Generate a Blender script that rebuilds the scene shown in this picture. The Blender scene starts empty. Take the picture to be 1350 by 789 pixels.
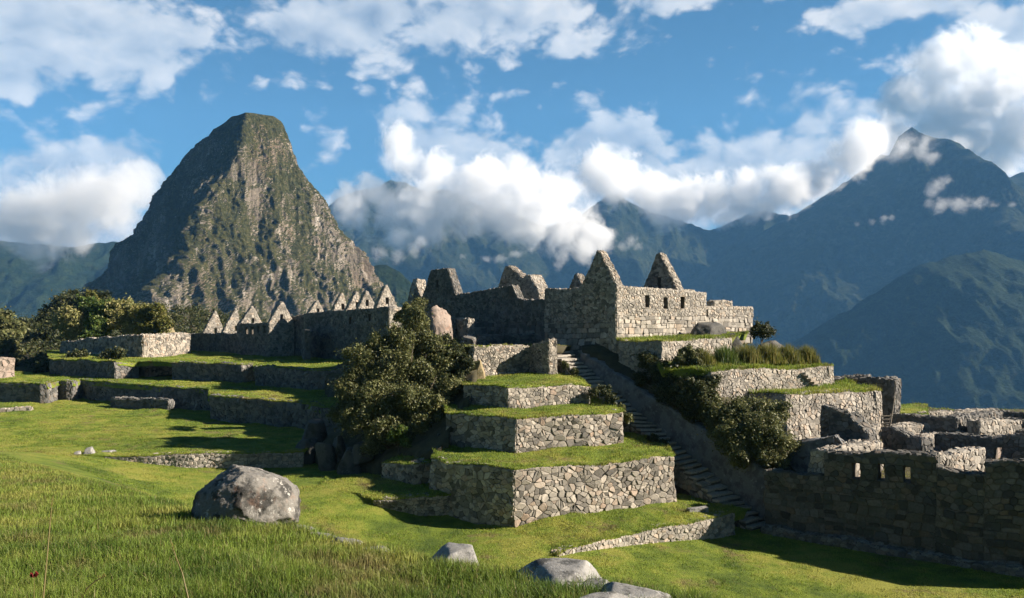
import bpy, bmesh, math, random
import numpy as np
from mathutils import Vector, Matrix

# ------------------------------------------------------------------ camera, sky, sun, exposure
sc = bpy.context.scene
COL = sc.collection
F, U0, V0 = 1050.0, 675.0, 420.0
cam_d = bpy.data.cameras.new("camera")
cam = bpy.data.objects.new("camera", cam_d); COL.objects.link(cam)
cam.location = (0, 0, 0); cam.rotation_euler = (math.radians(90), 0, 0)
cam_d.sensor_width = 36.0; cam_d.lens = 28.0; cam_d.shift_y = 25.5 / 1350
cam_d.clip_start = 0.1; cam_d.clip_end = 60000
sc.camera = cam

SUN_EL, SUN_AZ = math.radians(27), math.radians(97)      # azimuth measured from +Y towards +X
SUN_DIR = Vector((math.sin(SUN_AZ)*math.cos(SUN_EL), math.cos(SUN_AZ)*math.cos(SUN_EL), math.sin(SUN_EL)))
sun_d = bpy.data.lights.new("sun", 'SUN'); sun_d.energy = 5.0; sun_d.angle = math.radians(0.5)
sun_d.color = (1.0, 0.88, 0.73)
sun = bpy.data.objects.new("sun", sun_d); COL.objects.link(sun)
sun.rotation_euler = (-SUN_DIR).to_track_quat('-Z', 'Y').to_euler(); sun.location = (60, 0, 60)

sc.view_settings.view_transform = 'Standard'
sc.view_settings.look = 'None'
sc.view_settings.exposure = 1.78
sc.view_settings.gamma = 1.0
sc.cycles.max_bounces = 8; sc.cycles.diffuse_bounces = 2; sc.cycles.glossy_bounces = 2
sc.cycles.transmission_bounces = 3; sc.cycles.transparent_max_bounces = 8; sc.cycles.volume_bounces = 12
sc.cycles.use_denoising = True
sc.cycles.sample_clamp_indirect = 6

def nn(nt, t, **kw):
    n = nt.nodes.new(t)
    for k, v in kw.items(): setattr(n, k, v)
    return n
def setv(nt, sock, v):
    if hasattr(v, 'is_output') or isinstance(v, bpy.types.NodeSocket): nt.links.new(v, sock)
    else: sock.default_value = v
def mth(nt, op, a, b=None, c=None, clamp=False):
    n = nn(nt, 'ShaderNodeMath', operation=op); n.use_clamp = clamp
    setv(nt, n.inputs[0], a)
    if b is not None: setv(nt, n.inputs[1], b)
    if c is not None: setv(nt, n.inputs[2], c)
    return n.outputs[0]
def vmth(nt, op, a, b=None):
    n = nn(nt, 'ShaderNodeVectorMath', operation=op)
    setv(nt, n.inputs[0], a)
    if b is not None: setv(nt, n.inputs[1], b)
    return n.outputs[0]
def noise(nt, vec, scale, detail=4, rough=0.55, dist=0.0):
    n = nn(nt, 'ShaderNodeTexNoise'); n.inputs['Scale'].default_value = scale
    n.inputs['Detail'].default_value = detail; n.inputs['Roughness'].default_value = rough
    n.inputs['Distortion'].default_value = dist
    if vec is not None: nt.links.new(vec, n.inputs['Vector'])
    return n.outputs['Fac']
def mapr(nt, v, a, b, c=0.0, d=1.0, smooth=True):
    n = nn(nt, 'ShaderNodeMapRange'); n.interpolation_type = 'SMOOTHSTEP' if smooth else 'LINEAR'
    setv(nt, n.inputs['Value'], v)
    for k, x in zip(('From Min', 'From Max', 'To Min', 'To Max'), (a, b, c, d)): setv(nt, n.inputs[k], x)
    return n.outputs['Result']
def mixc(nt, fac, a, b, mode='MIX'):
    n = nn(nt, 'ShaderNodeMix', data_type='RGBA', blend_type=mode)
    setv(nt, n.inputs['Factor'], fac)
    for s, v in ((n.inputs['A'], a), (n.inputs['B'], b)) if False else ((n.inputs[6], a), (n.inputs[7], b)):
        if isinstance(v, tuple): v = v if len(v) == 4 else (*v, 1)
        setv(nt, s, v)
    return n.outputs[2]
def ramp(nt, fac, stops):
    n = nn(nt, 'ShaderNodeValToRGB'); cr = n.color_ramp
    while len(cr.elements) < len(stops): cr.elements.new(0.5)
    for e, (p, c) in zip(cr.elements, stops): e.position = p; e.color = (*c, 1)
    setv(nt, n.inputs[0], fac)
    return n.outputs[0]

# ---- world: clear Nishita sky with cumulus banks placed by direction
world = bpy.data.worlds.new("World"); sc.world = world; world.use_nodes = True
wt = world.node_tree; wt.nodes.clear()
sky = nn(wt, 'ShaderNodeTexSky', sky_type='NISHITA'); sky.sun_disc = False
sky.sun_elevation = SUN_EL; sky.sun_rotation = SUN_AZ; sky.altitude = 2400; sky.air_density = 1.0
sky.dust_density = 0.3; sky.ozone_density = 2.5
tc = nn(wt, 'ShaderNodeTexCoord'); D = tc.outputs['Generated']
sep = nn(wt, 'ShaderNodeSeparateXYZ'); wt.links.new(D, sep.inputs[0])
AZ = mth(wt, 'ARCTAN2', sep.outputs[0], sep.outputs[1]); EL = mth(wt, 'ARCSINE', sep.outputs[2])
def ang(u, v):
    x, z = (u-U0)/F, (V0-v)/F
    return math.atan2(x, 1), math.atan2(z, math.hypot(1, x))
# banks: (u, v, half width, half height, weight) seen in the photo, turned to azimuth / elevation
BANKS = [(95, 30, 215, 78, 1.0), (20, 90, 55, 40, 1.0), (215, 70, 90, 60, .8), (268, 125, 42, 38, .62), (112, 143, 42, 26, .6), (480, 28, 170, 62, 1.0), (650, 15, 200, 62, .9), (745, 55, 80, 34, .75),
         (900, -6, 180, 26, .8), (1215, 5, 150, 26, 1.0), (1290, 95, 130, 75, 1.1), (1265, 180, 110, 62, 1.15), (1345, 190, 70, 70, 1.1),
         (1120, 190, 110, 68, 1.0), (1000, 225, 140, 62, 1.0), (930, 265, 120, 55, 1.0), (1330, 45, 60, 34, .9), (1045, 135, 70, 26, .55),
         (785, 212, 90, 58, 1.15), (835, 185, 42, 34, .9), (555, 215, 62, 66, 1.05), (640, 225, 80, 52, 1.0), (700, 260, 140, 56, 1.0), (530, 175, 34, 34, .9),
         (105, 275, 130, 85, 1.1), (165, 225, 58, 45, 1.0), (15, 280, 80, 80, 1.0), (440, 195, 40, 34, .52), (425, 150, 34, 16, .5), (600, 150, 40, 18, .55),
         (675, 124, 34, 12, .5), (1030, 96, 55, 16, .55), (985, 103, 26, 10, .45), (880, 330, 200, 60, .8), (520, 300, 110, 70, .8), (70, 185, 70, 14, .45), (420, 105, 36, 14, .5), (330, 180, 60, 16, .42)]
mask = None
for (u, v, ru, rv, w) in BANKS:
    a, e = ang(u, v)
    ra, re = ru/F*math.cos(a)**2*1.05, rv/F*math.cos(a)*1.05
    da = mth(wt, 'MULTIPLY', mth(wt, 'SUBTRACT', AZ, a), 1/ra); de = mth(wt, 'MULTIPLY', mth(wt, 'SUBTRACT', EL, e), 1/re)
    r2 = mth(wt, 'ADD', mth(wt, 'MULTIPLY', da, da), mth(wt, 'MULTIPLY', de, de))
    b = mth(wt, 'MULTIPLY', mth(wt, 'EXPONENT', mth(wt, 'MULTIPLY', r2, -0.85)), w)
    mask = b if mask is None else mth(wt, 'SMOOTH_MAX', mask, b, 0.12)
# scattered clouds all round the rest of the sky too
offs = nn(wt, 'ShaderNodeTexNoise'); offs.inputs['Scale'].default_value = 9; offs.inputs['Detail'].default_value = 3
wt.links.new(D, offs.inputs['Vector'])
wv = vmth(wt, 'SUBTRACT', offs.outputs['Color'], (0.5, 0.5, 0.5))
wn = nn(wt, 'ShaderNodeVectorMath', operation='SCALE'); wt.links.new(wv, wn.inputs[0]); wn.inputs['Scale'].default_value = 0.05
flat = nn(wt, 'ShaderNodeMapping'); flat.inputs['Scale'].default_value = (1, 1, 1.5)
wt.links.new(vmth(wt, 'ADD', D, wn.outputs[0]), flat.inputs['Vector'])
CP = flat.outputs[0]
def puff(vec, det, vd):
    n1 = noise(wt, vec, 13, det, 0.6)
    v1 = nn(wt, 'ShaderNodeTexVoronoi', feature='F1'); v1.inputs['Scale'].default_value = 24
    v1.inputs['Detail'].default_value = vd; v1.inputs['Roughness'].default_value = .5
    wt.links.new(vec, v1.inputs['Vector'])
    return mth(wt, 'ADD', mth(wt, 'MULTIPLY', n1, 1.3), mth(wt, 'MULTIPLY', mth(wt, 'SUBTRACT', 0.55, v1.outputs['Distance']), 0.40))
pA = puff(CP, 8, 2.0)
pB = puff(vmth(wt, 'ADD', CP, (0.020, 0.0, 0.024)), 3, 1.0)
dens = mth(wt, 'SUBTRACT', mth(wt, 'ADD', mask, mth(wt, 'MULTIPLY', mth(wt, 'SUBTRACT', pA, 0.68), 1.25)), 0.205)
# unseen sky overhead and behind the lens is dimmed to deepen the shade
fwd = mapr(wt, sep.outputs[1], .3, .78); upw = mapr(wt, sep.outputs[2], .75, .45)
vis = mth(wt, 'MULTIPLY', fwd, upw)
dens = mth(wt, 'SUBTRACT', dens, mth(wt, 'SUBTRACT', .3, mth(wt, 'MULTIPLY', vis, .3)))
alpha = mapr(wt, dens, -0.06, 0.36)
lit = mth(wt, 'ADD', 0.78, mth(wt, 'MULTIPLY', mth(wt, 'SUBTRACT', pA, pB), 1.0))
thick = mapr(wt, dens, 0.25, 1.15, 0.0, 0.38)
lit = mth(wt, 'SUBTRACT', lit, thick)
lit = mth(wt, 'ADD', lit, mth(wt, 'MULTIPLY', mth(wt, 'SUBTRACT', noise(wt, CP, 5, 2), .5), 0.6), clamp=True)
CLOUD = ramp(wt, lit, [(0.0, (0.070, 0.086, 0.112)), (0.35, (0.115, 0.130, 0.152)), (0.7, (0.185, 0.192, 0.200)), (1.0, (0.255, 0.246, 0.236))])
# the sky's own colour
skyc = nn(wt, 'ShaderNodeMix', data_type='RGBA', blend_type='MULTIPLY'); skyc.inputs[0].default_value = 1.0
wt.links.new(sky.outputs[0], skyc.inputs[6]); skyc.inputs[7].default_value = (0.285, 0.515, 0.545, 1)
SKY_STRENGTH = 0.05
cl = nn(wt, 'ShaderNodeVectorMath', operation='SCALE'); wt.links.new(CLOUD, cl.inputs[0]); cl.inputs['Scale'].default_value = 1/SKY_STRENGTH
full = mixc(wt, alpha, skyc.outputs[2], cl.outputs[0])
dim = nn(wt, 'ShaderNodeVectorMath', operation='SCALE'); wt.links.new(full, dim.inputs[0]); wt.links.new(mapr(wt, vis, 0, 1, .26, 1.0), dim.inputs['Scale']); full = dim.outputs[0]
bg = nn(wt, 'ShaderNodeBackground'); wt.links.new(full, bg.inputs['Color']); bg.inputs['Strength'].default_value = SKY_STRENGTH
world.cycles.sampling_method = 'MANUAL'; world.cycles.sample_map_resolution = 256
wo = nn(wt, 'ShaderNodeOutputWorld'); wt.links.new(bg.outputs[0], wo.inputs['Surface'])

# ------------------------------------------------------------------ helpers
R = random.Random(7)
NR = np.random.default_rng(11)
def P(u, v, d): return Vector(((u-U0)/F*d, d, (V0-v)/F*d))
def PX(u, d): return Vector(((u-U0)/F*d, d))
def PZ(u, v, z): return P(u, v, -z*F/(v-V0))

_perm = NR.permutation(256); _perm = np.concatenate([_perm, _perm, _perm])
_grad = NR.normal(size=(256, 3)); _grad /= np.linalg.norm(_grad, axis=1)[:, None]
def perlin(p):
    p = np.asarray(p, dtype=np.float64); i = np.floor(p).astype(np.int64); f = p - i; i &= 255
    w = f*f*f*(f*(f*6-15)+10)
    out = 0
    for dx in (0, 1):
        for dy in (0, 1):
            for dz in (0, 1):
                g = _grad[_perm[_perm[_perm[i[..., 0]+dx]+i[..., 1]+dy]+i[..., 2]+dz] & 255]
                d = f - np.array([dx, dy, dz])
                wt_ = np.where(dx, w[..., 0], 1-w[..., 0])*np.where(dy, w[..., 1], 1-w[..., 1])*np.where(dz, w[..., 2], 1-w[..., 2])
                out = out + wt_*(g*d).sum(-1)
    return out*1.5
def fbm(p, octs=5, gain=0.5, lac=2.03, ridged=False):
    p = np.asarray(p, dtype=np.float64); a = 1.0; s = 0; t = 0
    for k in range(octs):
        n = perlin(p + 17.3*k)
        if ridged: n = 1-2*np.abs(n)
        s = s + a*n; t += a; a *= gain; p = p*lac
    return s/t
def p3(x, y, z=0.0): return np.stack(np.broadcast_arrays(np.asarray(x, float), np.asarray(y, float), np.asarray(z, float)), -1)

def mesh_np(name, verts, quads=None, tris=None, smooth=False):
    me = bpy.data.meshes.new(name); V = np.asarray(verts, np.float32).reshape(-1, 3)
    me.vertices.add(len(V)); me.vertices.foreach_set('co', V.ravel())
    q = np.zeros((0, 4), np.int32) if quads is None else np.asarray(quads, np.int32).reshape(-1, 4)
    t = np.zeros((0, 3), np.int32) if tris is None else np.asarray(tris, np.int32).reshape(-1, 3)
    loops = np.concatenate([q.ravel(), t.ravel()])
    me.loops.add(len(loops)); me.loops.foreach_set('vertex_index', loops)
    st = np.concatenate([np.arange(len(q))*4, len(q)*4+np.arange(len(t))*3]).astype(np.int32)
    me.polygons.add(len(st)); me.polygons.foreach_set('loop_start', st)
    me.update(calc_edges=True)
    if smooth: me.polygons.foreach_set('use_smooth', np.ones(len(st), bool))
    me.validate(verbose=False)
    return me
def link(name, me, mat, parent=None, loc=None):
    o = bpy.data.objects.new(name, me); COL.objects.link(o)
    if mat: me.materials.append(mat)
    if parent is not None: o.parent = parent
    if loc is not None: o.location = loc
    return o
def tag(o, label=None, cat=None, group=None, kind=None):
    if label: o['label'] = label
    if cat: o['category'] = cat
    if group: o['group'] = group
    if kind: o['kind'] = kind
    return o
def thing(name, loc, label, cat, group=None):
    o = bpy.data.objects.new(name, None); COL.objects.link(o); o.location = loc; o.empty_display_size = .3
    return tag(o, label, cat, group)

def warp(v):
    """old masonry and turf sag: one slow unevenness shared by everything built on the ridge"""
    v = np.asarray(v, float).reshape(-1, 3)
    w = np.clip((v[:, 1]-30)/6, 0, 1)*np.clip((200-v[:, 1])/20, 0, 1)*np.where(v[:, 2] > -1.9, .45, 1)
    q = np.stack([v[:, 0]*.33, v[:, 1]*.33, v[:, 2]*.45], -1)
    dx, dy, dz = fbm(q+3, 3), fbm(q+41, 3), fbm(q*np.array([1, 1, .3])+77, 3)
    return v + np.stack([dx*.26, dy*.26, dz*.34], -1)*w[:, None]
class MB:
    """collects polygons, links them as one mesh object"""
    def __init__(s): s.v = []; s.f = []; s.m = []
    def add(s, vs, fs, mi=0):
        b = len(s.v); s.v += [tuple(x) for x in vs]
        for f in fs: s.f.append([b+i for i in f]); s.m.append(mi)
    def prism(s, top, bot, mi=0):
        n = len(top); s.add(list(top)+list(bot), [list(range(n)), list(range(2*n-1, n-1, -1))] + [[i, n+i, n+(i+1) % n, (i+1) % n] for i in range(n)], mi)
    def box(s, x0, x1, y0, y1, z0, z1, M=None, mi=0):
        vs = [Vector((x, y, z)) for z in (z0, z1) for x, y in ((x0, y0), (x1, y0), (x1, y1), (x0, y1))]
        if M is not None: vs = [M @ q for q in vs]
        s.add(vs, [[3, 2, 1, 0], [4, 5, 6, 7], [0, 1, 5, 4], [1, 2, 6, 5], [2, 3, 7, 6], [3, 0, 4, 7]], mi)
    def tube(s, pts, rads, n=8, mi=0):
        rings = []; pts = [Vector(q) for q in pts]
        for i, q in enumerate(pts):
            t = (pts[min(i+1, len(pts)-1)] - pts[max(i-1, 0)]).normalized()
            a = t.orthogonal().normalized() if abs(t.z) > .9 else t.cross(Vector((0, 0, 1))).normalized()
            b = t.cross(a)
            rings += [q + (a*math.cos(2*math.pi*k/n) + b*math.sin(2*math.pi*k/n))*rads[i] for k in range(n)]
        fs = []
        for i in range(len(pts)-1):
            for k in range(n): fs.append([i*n+k, i*n+(k+1) % n, (i+1)*n+(k+1) % n, (i+1)*n+k])
        fs += [list(range(n-1, -1, -1)), [(len(pts)-1)*n+k for k in range(n)]]
        s.add(rings, fs, mi)
    def build(s, name, mats, parent=None, loc=None, smooth=False, sag=True):
        me = bpy.data.meshes.new(name)
        v = warp(s.v).tolist() if sag else s.v
        off = Vector(loc) if loc is not None else (parent.matrix_basis.translation.copy() if parent is not None else None)
        if parent is not None:
            off = Vector((0, 0, 0)); q = parent
            while q is not None: off += q.location; q = q.parent
        if off is not None: v = [(a-off[0], b-off[1], c-off[2]) for a, b, c in v]
        me.from_pydata(v, [], s.f); me.update()
        for m in (mats if isinstance(mats, (list, tuple)) else [mats]): me.materials.append(m)
        if max(s.m, default=0) > 0: me.polygons.foreach_set('material_index', s.m)
        if smooth: me.polygons.foreach_set('use_smooth', [True]*len(s.f))
        o = bpy.data.objects.new(name, me); COL.objects.link(o)
        if parent is not None: o.parent = parent
        elif loc is not None: o.location = loc
        return o

# ---- dry stone and ashlar masonry: every stone is a little block of its own shape
def hclip(poly, nx, ny, c):
    out = []; n = len(poly)
    for i in range(n):
        a = poly[i]; b = poly[(i+1) % n]
        da = nx*a[0]+ny*a[1]-c; db = nx*b[0]+ny*b[1]-c
        if da <= 0: out.append(a)
        if (da < 0 < db) or (db < 0 < da):
            t = da/(da-db); out.append((a[0]+(b[0]-a[0])*t, a[1]+(b[1]-a[1])*t))
    return out
def parea(p): return 0.5*sum(p[i][0]*p[(i+1) % len(p)][1]-p[(i+1) % len(p)][0]*p[i][1] for i in range(len(p)))
def cells(poly, size, asp, jit):
    """irregular stones filling a convex outline"""
    xs = [q[0] for q in poly]; ys = [q[1] for q in poly]
    w, h = size*asp, size
    nx = max(1, round((max(xs)-min(xs))/w)); ny = max(1, round((max(ys)-min(ys))/h))
    w = (max(xs)-min(xs))/nx; h = (max(ys)-min(ys))/ny
    if w < 1e-3 or h < 1e-3: return []
    g = {}
    for j in range(-2, ny+2):
        for i in range(-2, nx+3):
            r = R.random(); k = 1
            if jit > .3: k = 0 if r < .26 else (3 if r > .9 else 2 if r > .62 else 1)     # a missing seed leaves a big stone, two seeds two small ones
            g[i, j] = [((min(xs)+(i+.5*(j % 2)+R.uniform(-jit, jit))*w)/asp, min(ys)+(j+.5+R.uniform(-jit, jit)*.85)*h) for _ in range(k)]
    out = []; P2 = [(q[0]/asp, q[1]) for q in poly]
    x0, x1, y0, y1 = min(q[0] for q in P2)-h, max(q[0] for q in P2)+h, min(ys)-h, max(ys)+h
    order = sorted(((di, dj) for di in range(-2, 3) for dj in range(-2, 3)), key=lambda t: t[0]**2+t[1]**2)
    for (i, j), lst in g.items():
      for (cx, cy) in lst:
        if not (x0-h < cx < x1+h and y0-h < cy < y1+h): continue
        p = [(cx-2.2*h, cy-2.2*h), (cx+2.2*h, cy-2.2*h), (cx+2.2*h, cy+2.2*h), (cx-2.2*h, cy+2.2*h)]
        rad = 3.2*h
        for di, dj in order:
            for o in g.get((i+di, j+dj), ()):
                ax, ay = o[0]-cx, o[1]-cy; dd = math.hypot(ax, ay)
                if dd < 1e-6 or dd > 2*rad: continue
                p = hclip(p, ax, ay, (o[0]**2+o[1]**2-cx*cx-cy*cy)/2)
                if len(p) < 3: break
                rad = max(math.hypot(q[0]-cx, q[1]-cy) for q in p)
        n = len(P2)
        for k in range(n):
            if len(p) < 3: break
            a = P2[k]; b = P2[(k+1) % n]
            p = hclip(p, b[1]-a[1], a[0]-b[0], (b[1]-a[1])*a[0]+(a[0]-b[0])*a[1])
        if len(p) >= 3 and abs(parea(p)) > 0.05*h*h: out.append([(q[0]*asp, q[1]) for q in p])
    return out
def coursed(poly, size, asp, jit):
    """fitted blocks in uneven courses"""
    xs = [q[0] for q in poly]; ys = [q[1] for q in poly]; out = []
    ed = [min(ys)]
    while ed[-1] < max(ys): ed.append(ed[-1]+size*R.uniform(.72, 1.25))
    wave = [(R.uniform(0, 6), R.uniform(.6, 1.3)) for _ in ed]
    yy = lambda k, x: ed[k]+size*jit*.55*math.sin(x*wave[k][1]/size*.5+wave[k][0])
    for k in range(len(ed)-1):
        x = min(xs)-R.uniform(0, size); tl = R.uniform(-jit, jit)*size*.4
        while x < max(xs):
            w = size*asp*R.uniform(.5, 1.5); tr = R.uniform(-jit, jit)*size*.7
            sub = [(k, x, x+w, tl, tr)]
            p = [(x-tl, yy(k, x)), (x+w-tr, yy(k, x+w)), (x+w+tr, yy(k+1, x+w)), (x+tl, yy(k+1, x))]
            tl = tr; x += w
            parts = [p]
            if w > size*1.2 and R.random() < .25:
                m = yy(k, x)*.45+yy(k+1, x)*.55; parts = [hclip(p, 0, 1, m), hclip(p, 0, -1, -m)]
            for p in parts:
                n = len(poly)
                for i in range(n):
                    if len(p) < 3: break
                    a = poly[i]; b = poly[(i+1) % n]
                    p = hclip(p, b[1]-a[1], a[0]-b[0], (b[1]-a[1])*a[0]+(a[0]-b[0])*a[1])
                if len(p) >= 3 and abs(parea(p)) > .06*size*size: out.append(p)
    return out
def masonry(B, poly, mp, size=.35, asp=1.35, jit=.38, gap=.007, h=(.02, .075), lod=1, mi=1):
    """poly: convex outline (a, b), anticlockwise; mp(a, b, depth) -> world"""
    if parea(poly) < 0: poly = poly[::-1]
    for p in (coursed if jit < .3 else cells)(poly, size, asp, jit):
        q = []
        for i in range(len(p)):                                  # drop slivers of edges
            a = p[i-1]
            if math.hypot(p[i][0]-a[0], p[i][1]-a[1]) > .12*size: q.append(p[i])
        p = q
        if len(p) < 3: continue
        if lod > 0:
            q = []
            for i in range(len(p)):
                a = p[i]; b = p[(i+1) % len(p)]; t = R.uniform(.08, .2)
                q += [(a[0]+(b[0]-a[0])*t, a[1]+(b[1]-a[1])*t), (b[0]-(b[0]-a[0])*t, b[1]-(b[1]-a[1])*t)]
            p = q
        n = len(p); cx = sum(q[0] for q in p)/n; cy = sum(q[1] for q in p)/n
        rr = max(.05, math.sqrt(abs(parea(p))/math.pi))
        hh = R.uniform(*h); tx, ty = R.uniform(-.24, .24), R.uniform(-.24, .24)
        k0 = 1-gap/rr; vs = []
        for kk, dd in ((k0, -.03), (k0*.985, hh*.55), (k0*.82, hh)):
            for a, b in p:
                da, db = (a-cx)*kk, (b-cy)*kk
                vs.append(mp(cx+da, cy+db, dd+(da*tx+db*ty)*(1 if dd > 0 else 0)))
        fs = [list(range(2*n, 3*n))]
        for r in (0, 1):
            fs += [[r*n+i, r*n+(i+1) % n, (r+1)*n+(i+1) % n, (r+1)*n+i] for i in range(n)]
        B.add(vs, fs, mi)
def split_holes(poly, holes):
    if not holes: return [poly]
    b0 = min(h_[2] for h_ in holes); b1 = max(h_[3] for h_ in holes); ok = lambda x: len(x) > 2 and abs(parea(x)) > 1e-4
    regs = [x for x in (hclip(poly, 0, 1, b0), hclip(poly, 0, -1, -b1)) if ok(x)]
    rest = [hclip(hclip(poly, 0, -1, -b0), 0, 1, b1)]
    for a0, a1, c0, c1 in holes:
        new = []
        for p in rest:
            l = hclip(p, 1, 0, a0); r = hclip(p, -1, 0, -a1); m = hclip(hclip(p, -1, 0, -a0), 1, 0, a1)
            new += [x for x in (l, r) if ok(x)]
            if ok(m): regs += [x for x in (hclip(m, 0, 1, c0), hclip(m, 0, -1, -c1)) if ok(x)]
        rest = new
    return regs+rest
def core(B, reg, mp, thick, st=.55):
    """the packed clay and rubble behind the facing stones"""
    xs = [q[0] for q in reg]; ys = [q[1] for q in reg]
    nx = max(1, math.ceil((max(xs)-min(xs))/st)); ny = max(1, math.ceil((max(ys)-min(ys))/st)); dx = (max(xs)-min(xs))/nx; dy = (max(ys)-min(ys))/ny
    for i in range(nx):
        for j in range(ny):
            a0, b0 = min(xs)+i*dx, min(ys)+j*dy
            p = hclip(hclip(hclip(hclip(reg, -1, 0, -a0), 1, 0, a0+dx), 0, -1, -b0), 0, 1, b0+dy) if True else reg
            if len(p) < 3 or abs(parea(p)) < 1e-5: continue
            B.add([mp(a, b, -.02) for a, b in p], [list(range(len(p)))], 0); B.add([mp(a, b, -thick+.02) for a, b in p], [list(range(len(p)))[::-1]], 0)
    n = len(reg)
    for i in range(n):
        a = reg[i]; b = reg[(i+1) % n]; k = max(1, math.ceil(math.hypot(b[0]-a[0], b[1]-a[1])/st))
        pts = [(a[0]+(b[0]-a[0])*t/k, a[1]+(b[1]-a[1])*t/k) for t in range(k+1)]
        B.add([mp(x, y, -.02) for x, y in pts]+[mp(x, y, -thick+.02) for x, y in pts], [[t, t+k+1, t+k+2, t+1] for t in range(k)], 0)
def wall(B, p0, p1, outline, thick=.7, holes=(), size=.35, asp=1.35, jit=.38, lean=0.0, back=False, lod=1, gap=.007, h=(.02, .075), caps=True, course=None, ends=True):
    """stone wall from p0 to p1 in plan (seen from its front, left to right); outline in (a, z).
    course=(z, size, asp, jit): larger fitted blocks below height z"""
    p0 = Vector(p0[:2]); p1 = Vector(p1[:2]); d = (p1-p0).normalized(); nrm = Vector((d.y, -d.x))
    if parea(outline) < 0: outline = outline[::-1]
    zr = max(q[1] for q in outline)
    def mp(a, b, dep):
        k = dep - lean*(b-zr)
        return (p0.x+d.x*a+nrm.x*k, p0.y+d.y*a+nrm.y*k, b)
    def mpb(a, b, dep): return mp(a, b, -thick-dep+2*lean*(b-zr)*0)
    for reg in split_holes(outline, holes):
        core(B, reg, mp, thick)
        if course:
            lo = hclip(reg, 0, 1, course[0]); up = hclip(reg, 0, -1, -course[0])
            if len(lo) > 2: masonry(B, lo, mp, course[1], course[2], course[3], .008, (.02, .05), lod)
            if len(up) > 2: masonry(B, up, mp, size, asp, jit, gap, h, lod)
        else: masonry(B, reg, mp, size, asp, jit, gap, h, lod)
        if back: masonry(B, reg, lambda a, b, k: mp(a, b, -thick-k), size, asp, jit, gap, h, 0)
    if caps:
        n = len(outline)
        for i in range(n):
            (a0, b0), (a1, b1) = outline[i], outline[(i+1) % n]
            L = math.hypot(a1-a0, b1-b0)
            if L < .12: continue
            na, nb = (b1-b0)/L, -(a1-a0)/L
            if nb < -.5: continue                                # the underside
            if abs(nb) < .05 and not ends: continue
            ta, tb = (a1-a0)/L, (b1-b0)/L
            def mpc(s, t, dep, a0=a0, b0=b0, ta=ta, tb=tb, na=na, nb=nb):
                a, b = a0+ta*s+na*dep, b0+tb*s+nb*dep
                return mp(a, b, -t)
            masonry(B, [(0, 0), (L, 0), (L, thick), (0, thick)], mpc, min(size*.95, thick*.6), asp, jit, gap, (h[0]*.6, h[1]*(1.5 if nb > .95 else .8)), lod)
def straight(L, za0, za1, zb0=None, zb1=None):
    return [(0, za0), (L, za0 if zb0 is None else zb0), (L, za1 if zb1 is None else zb1), (0, za1)]
def dist2(p0, p1): return (Vector(p1[:2])-Vector(p0[:2])).length

# ------------------------------------------------------------------ materials
def newmat(name):
    m = bpy.data.materials.new(name); m.use_nodes = True; nt = m.node_tree; nt.nodes.clear()
    o = nn(nt, 'ShaderNodeOutputMaterial'); b = nn(nt, 'ShaderNodeBsdfPrincipled'); nt.links.new(b.outputs[0], o.inputs['Surface'])
    b.inputs['Roughness'].default_value = .9; b.inputs['Specular IOR Level'].default_value = .25
    g = nn(nt, 'ShaderNodeNewGeometry')
    return m, nt, b, g
def bump(nt, b, hgt, strength, dist):
    n = nn(nt, 'ShaderNodeBump'); n.inputs['Strength'].default_value = strength; n.inputs['Distance'].default_value = dist
    nt.links.new(hgt, n.inputs['Height']); nt.links.new(n.outputs[0], b.inputs['Normal'])
def mat_stone(name, stops, lichen=.25, bmp=.6, tint=(1, 1, 1)):
    m, nt, b, g = newmat(name); pos = g.outputs['Position']
    base = ramp(nt, g.outputs['Random Per Island'], stops)
    n1 = noise(nt, pos, 1.1, 5); n2 = noise(nt, pos, 9, 6, .65); n3 = noise(nt, pos, 30, 4, .6)
    c = mixc(nt, 1.0, base, ramp(nt, n2, [(.25, (.62, .6, .58)), (.55, (1, 1, 1)), (.8, (1.25, 1.22, 1.15))]), 'MULTIPLY')
    c = mixc(nt, mapr(nt, n1, .50, .66, 0, lichen+.2), c, (.055, .058, .05))       # dark lichen in patches
    c = mixc(nt, mapr(nt, noise(nt, pos, 4.3, 5, .7), .60, .72, 0, .3), c, (.34, .33, .29))   # pale lichen
    c = mixc(nt, 1.0, c, tint, 'MULTIPLY')
    nt.links.new(c, b.inputs['Base Color'])
    bump(nt, b, mth(nt, 'ADD', n2, mth(nt, 'MULTIPLY', n3, .5)), bmp, .03)
    return m
M = {}
M['stone'] = mat_stone('dry_stone', [(0, (.10, .093, .083)), (.3, (.205, .187, .163)), (.55, (.285, .258, .222)), (.8, (.37, .333, .285)), (1, (.28, .215, .168))])
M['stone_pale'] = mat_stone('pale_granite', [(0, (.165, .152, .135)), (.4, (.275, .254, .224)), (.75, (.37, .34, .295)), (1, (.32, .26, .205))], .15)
M['stone_dark'] = mat_stone('shade_toned_stone', [(0, (.075, .074, .073)), (.4, (.13, .127, .122)), (.8, (.19, .182, .17)), (1, (.17, .142, .118))], .45)  # darker copy of the dry stone: shade put into colour on shade-facing walls
M['stone_black'] = mat_stone('shade_toned_masonry', [(0, (.04, .039, .038)), (.4, (.075, .072, .068)), (.8, (.125, .117, .105)), (1, (.115, .09, .072))], .45)  # darkest copy: the shade on the enclosure wall is put into its colour
M['ashlar'] = mat_stone('fitted_ashlar', [(0, (.12, .11, .095)), (.4, (.17, .155, .13)), (.8, (.23, .205, .165)), (1, (.2, .16, .115))], .3, .4)
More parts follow.
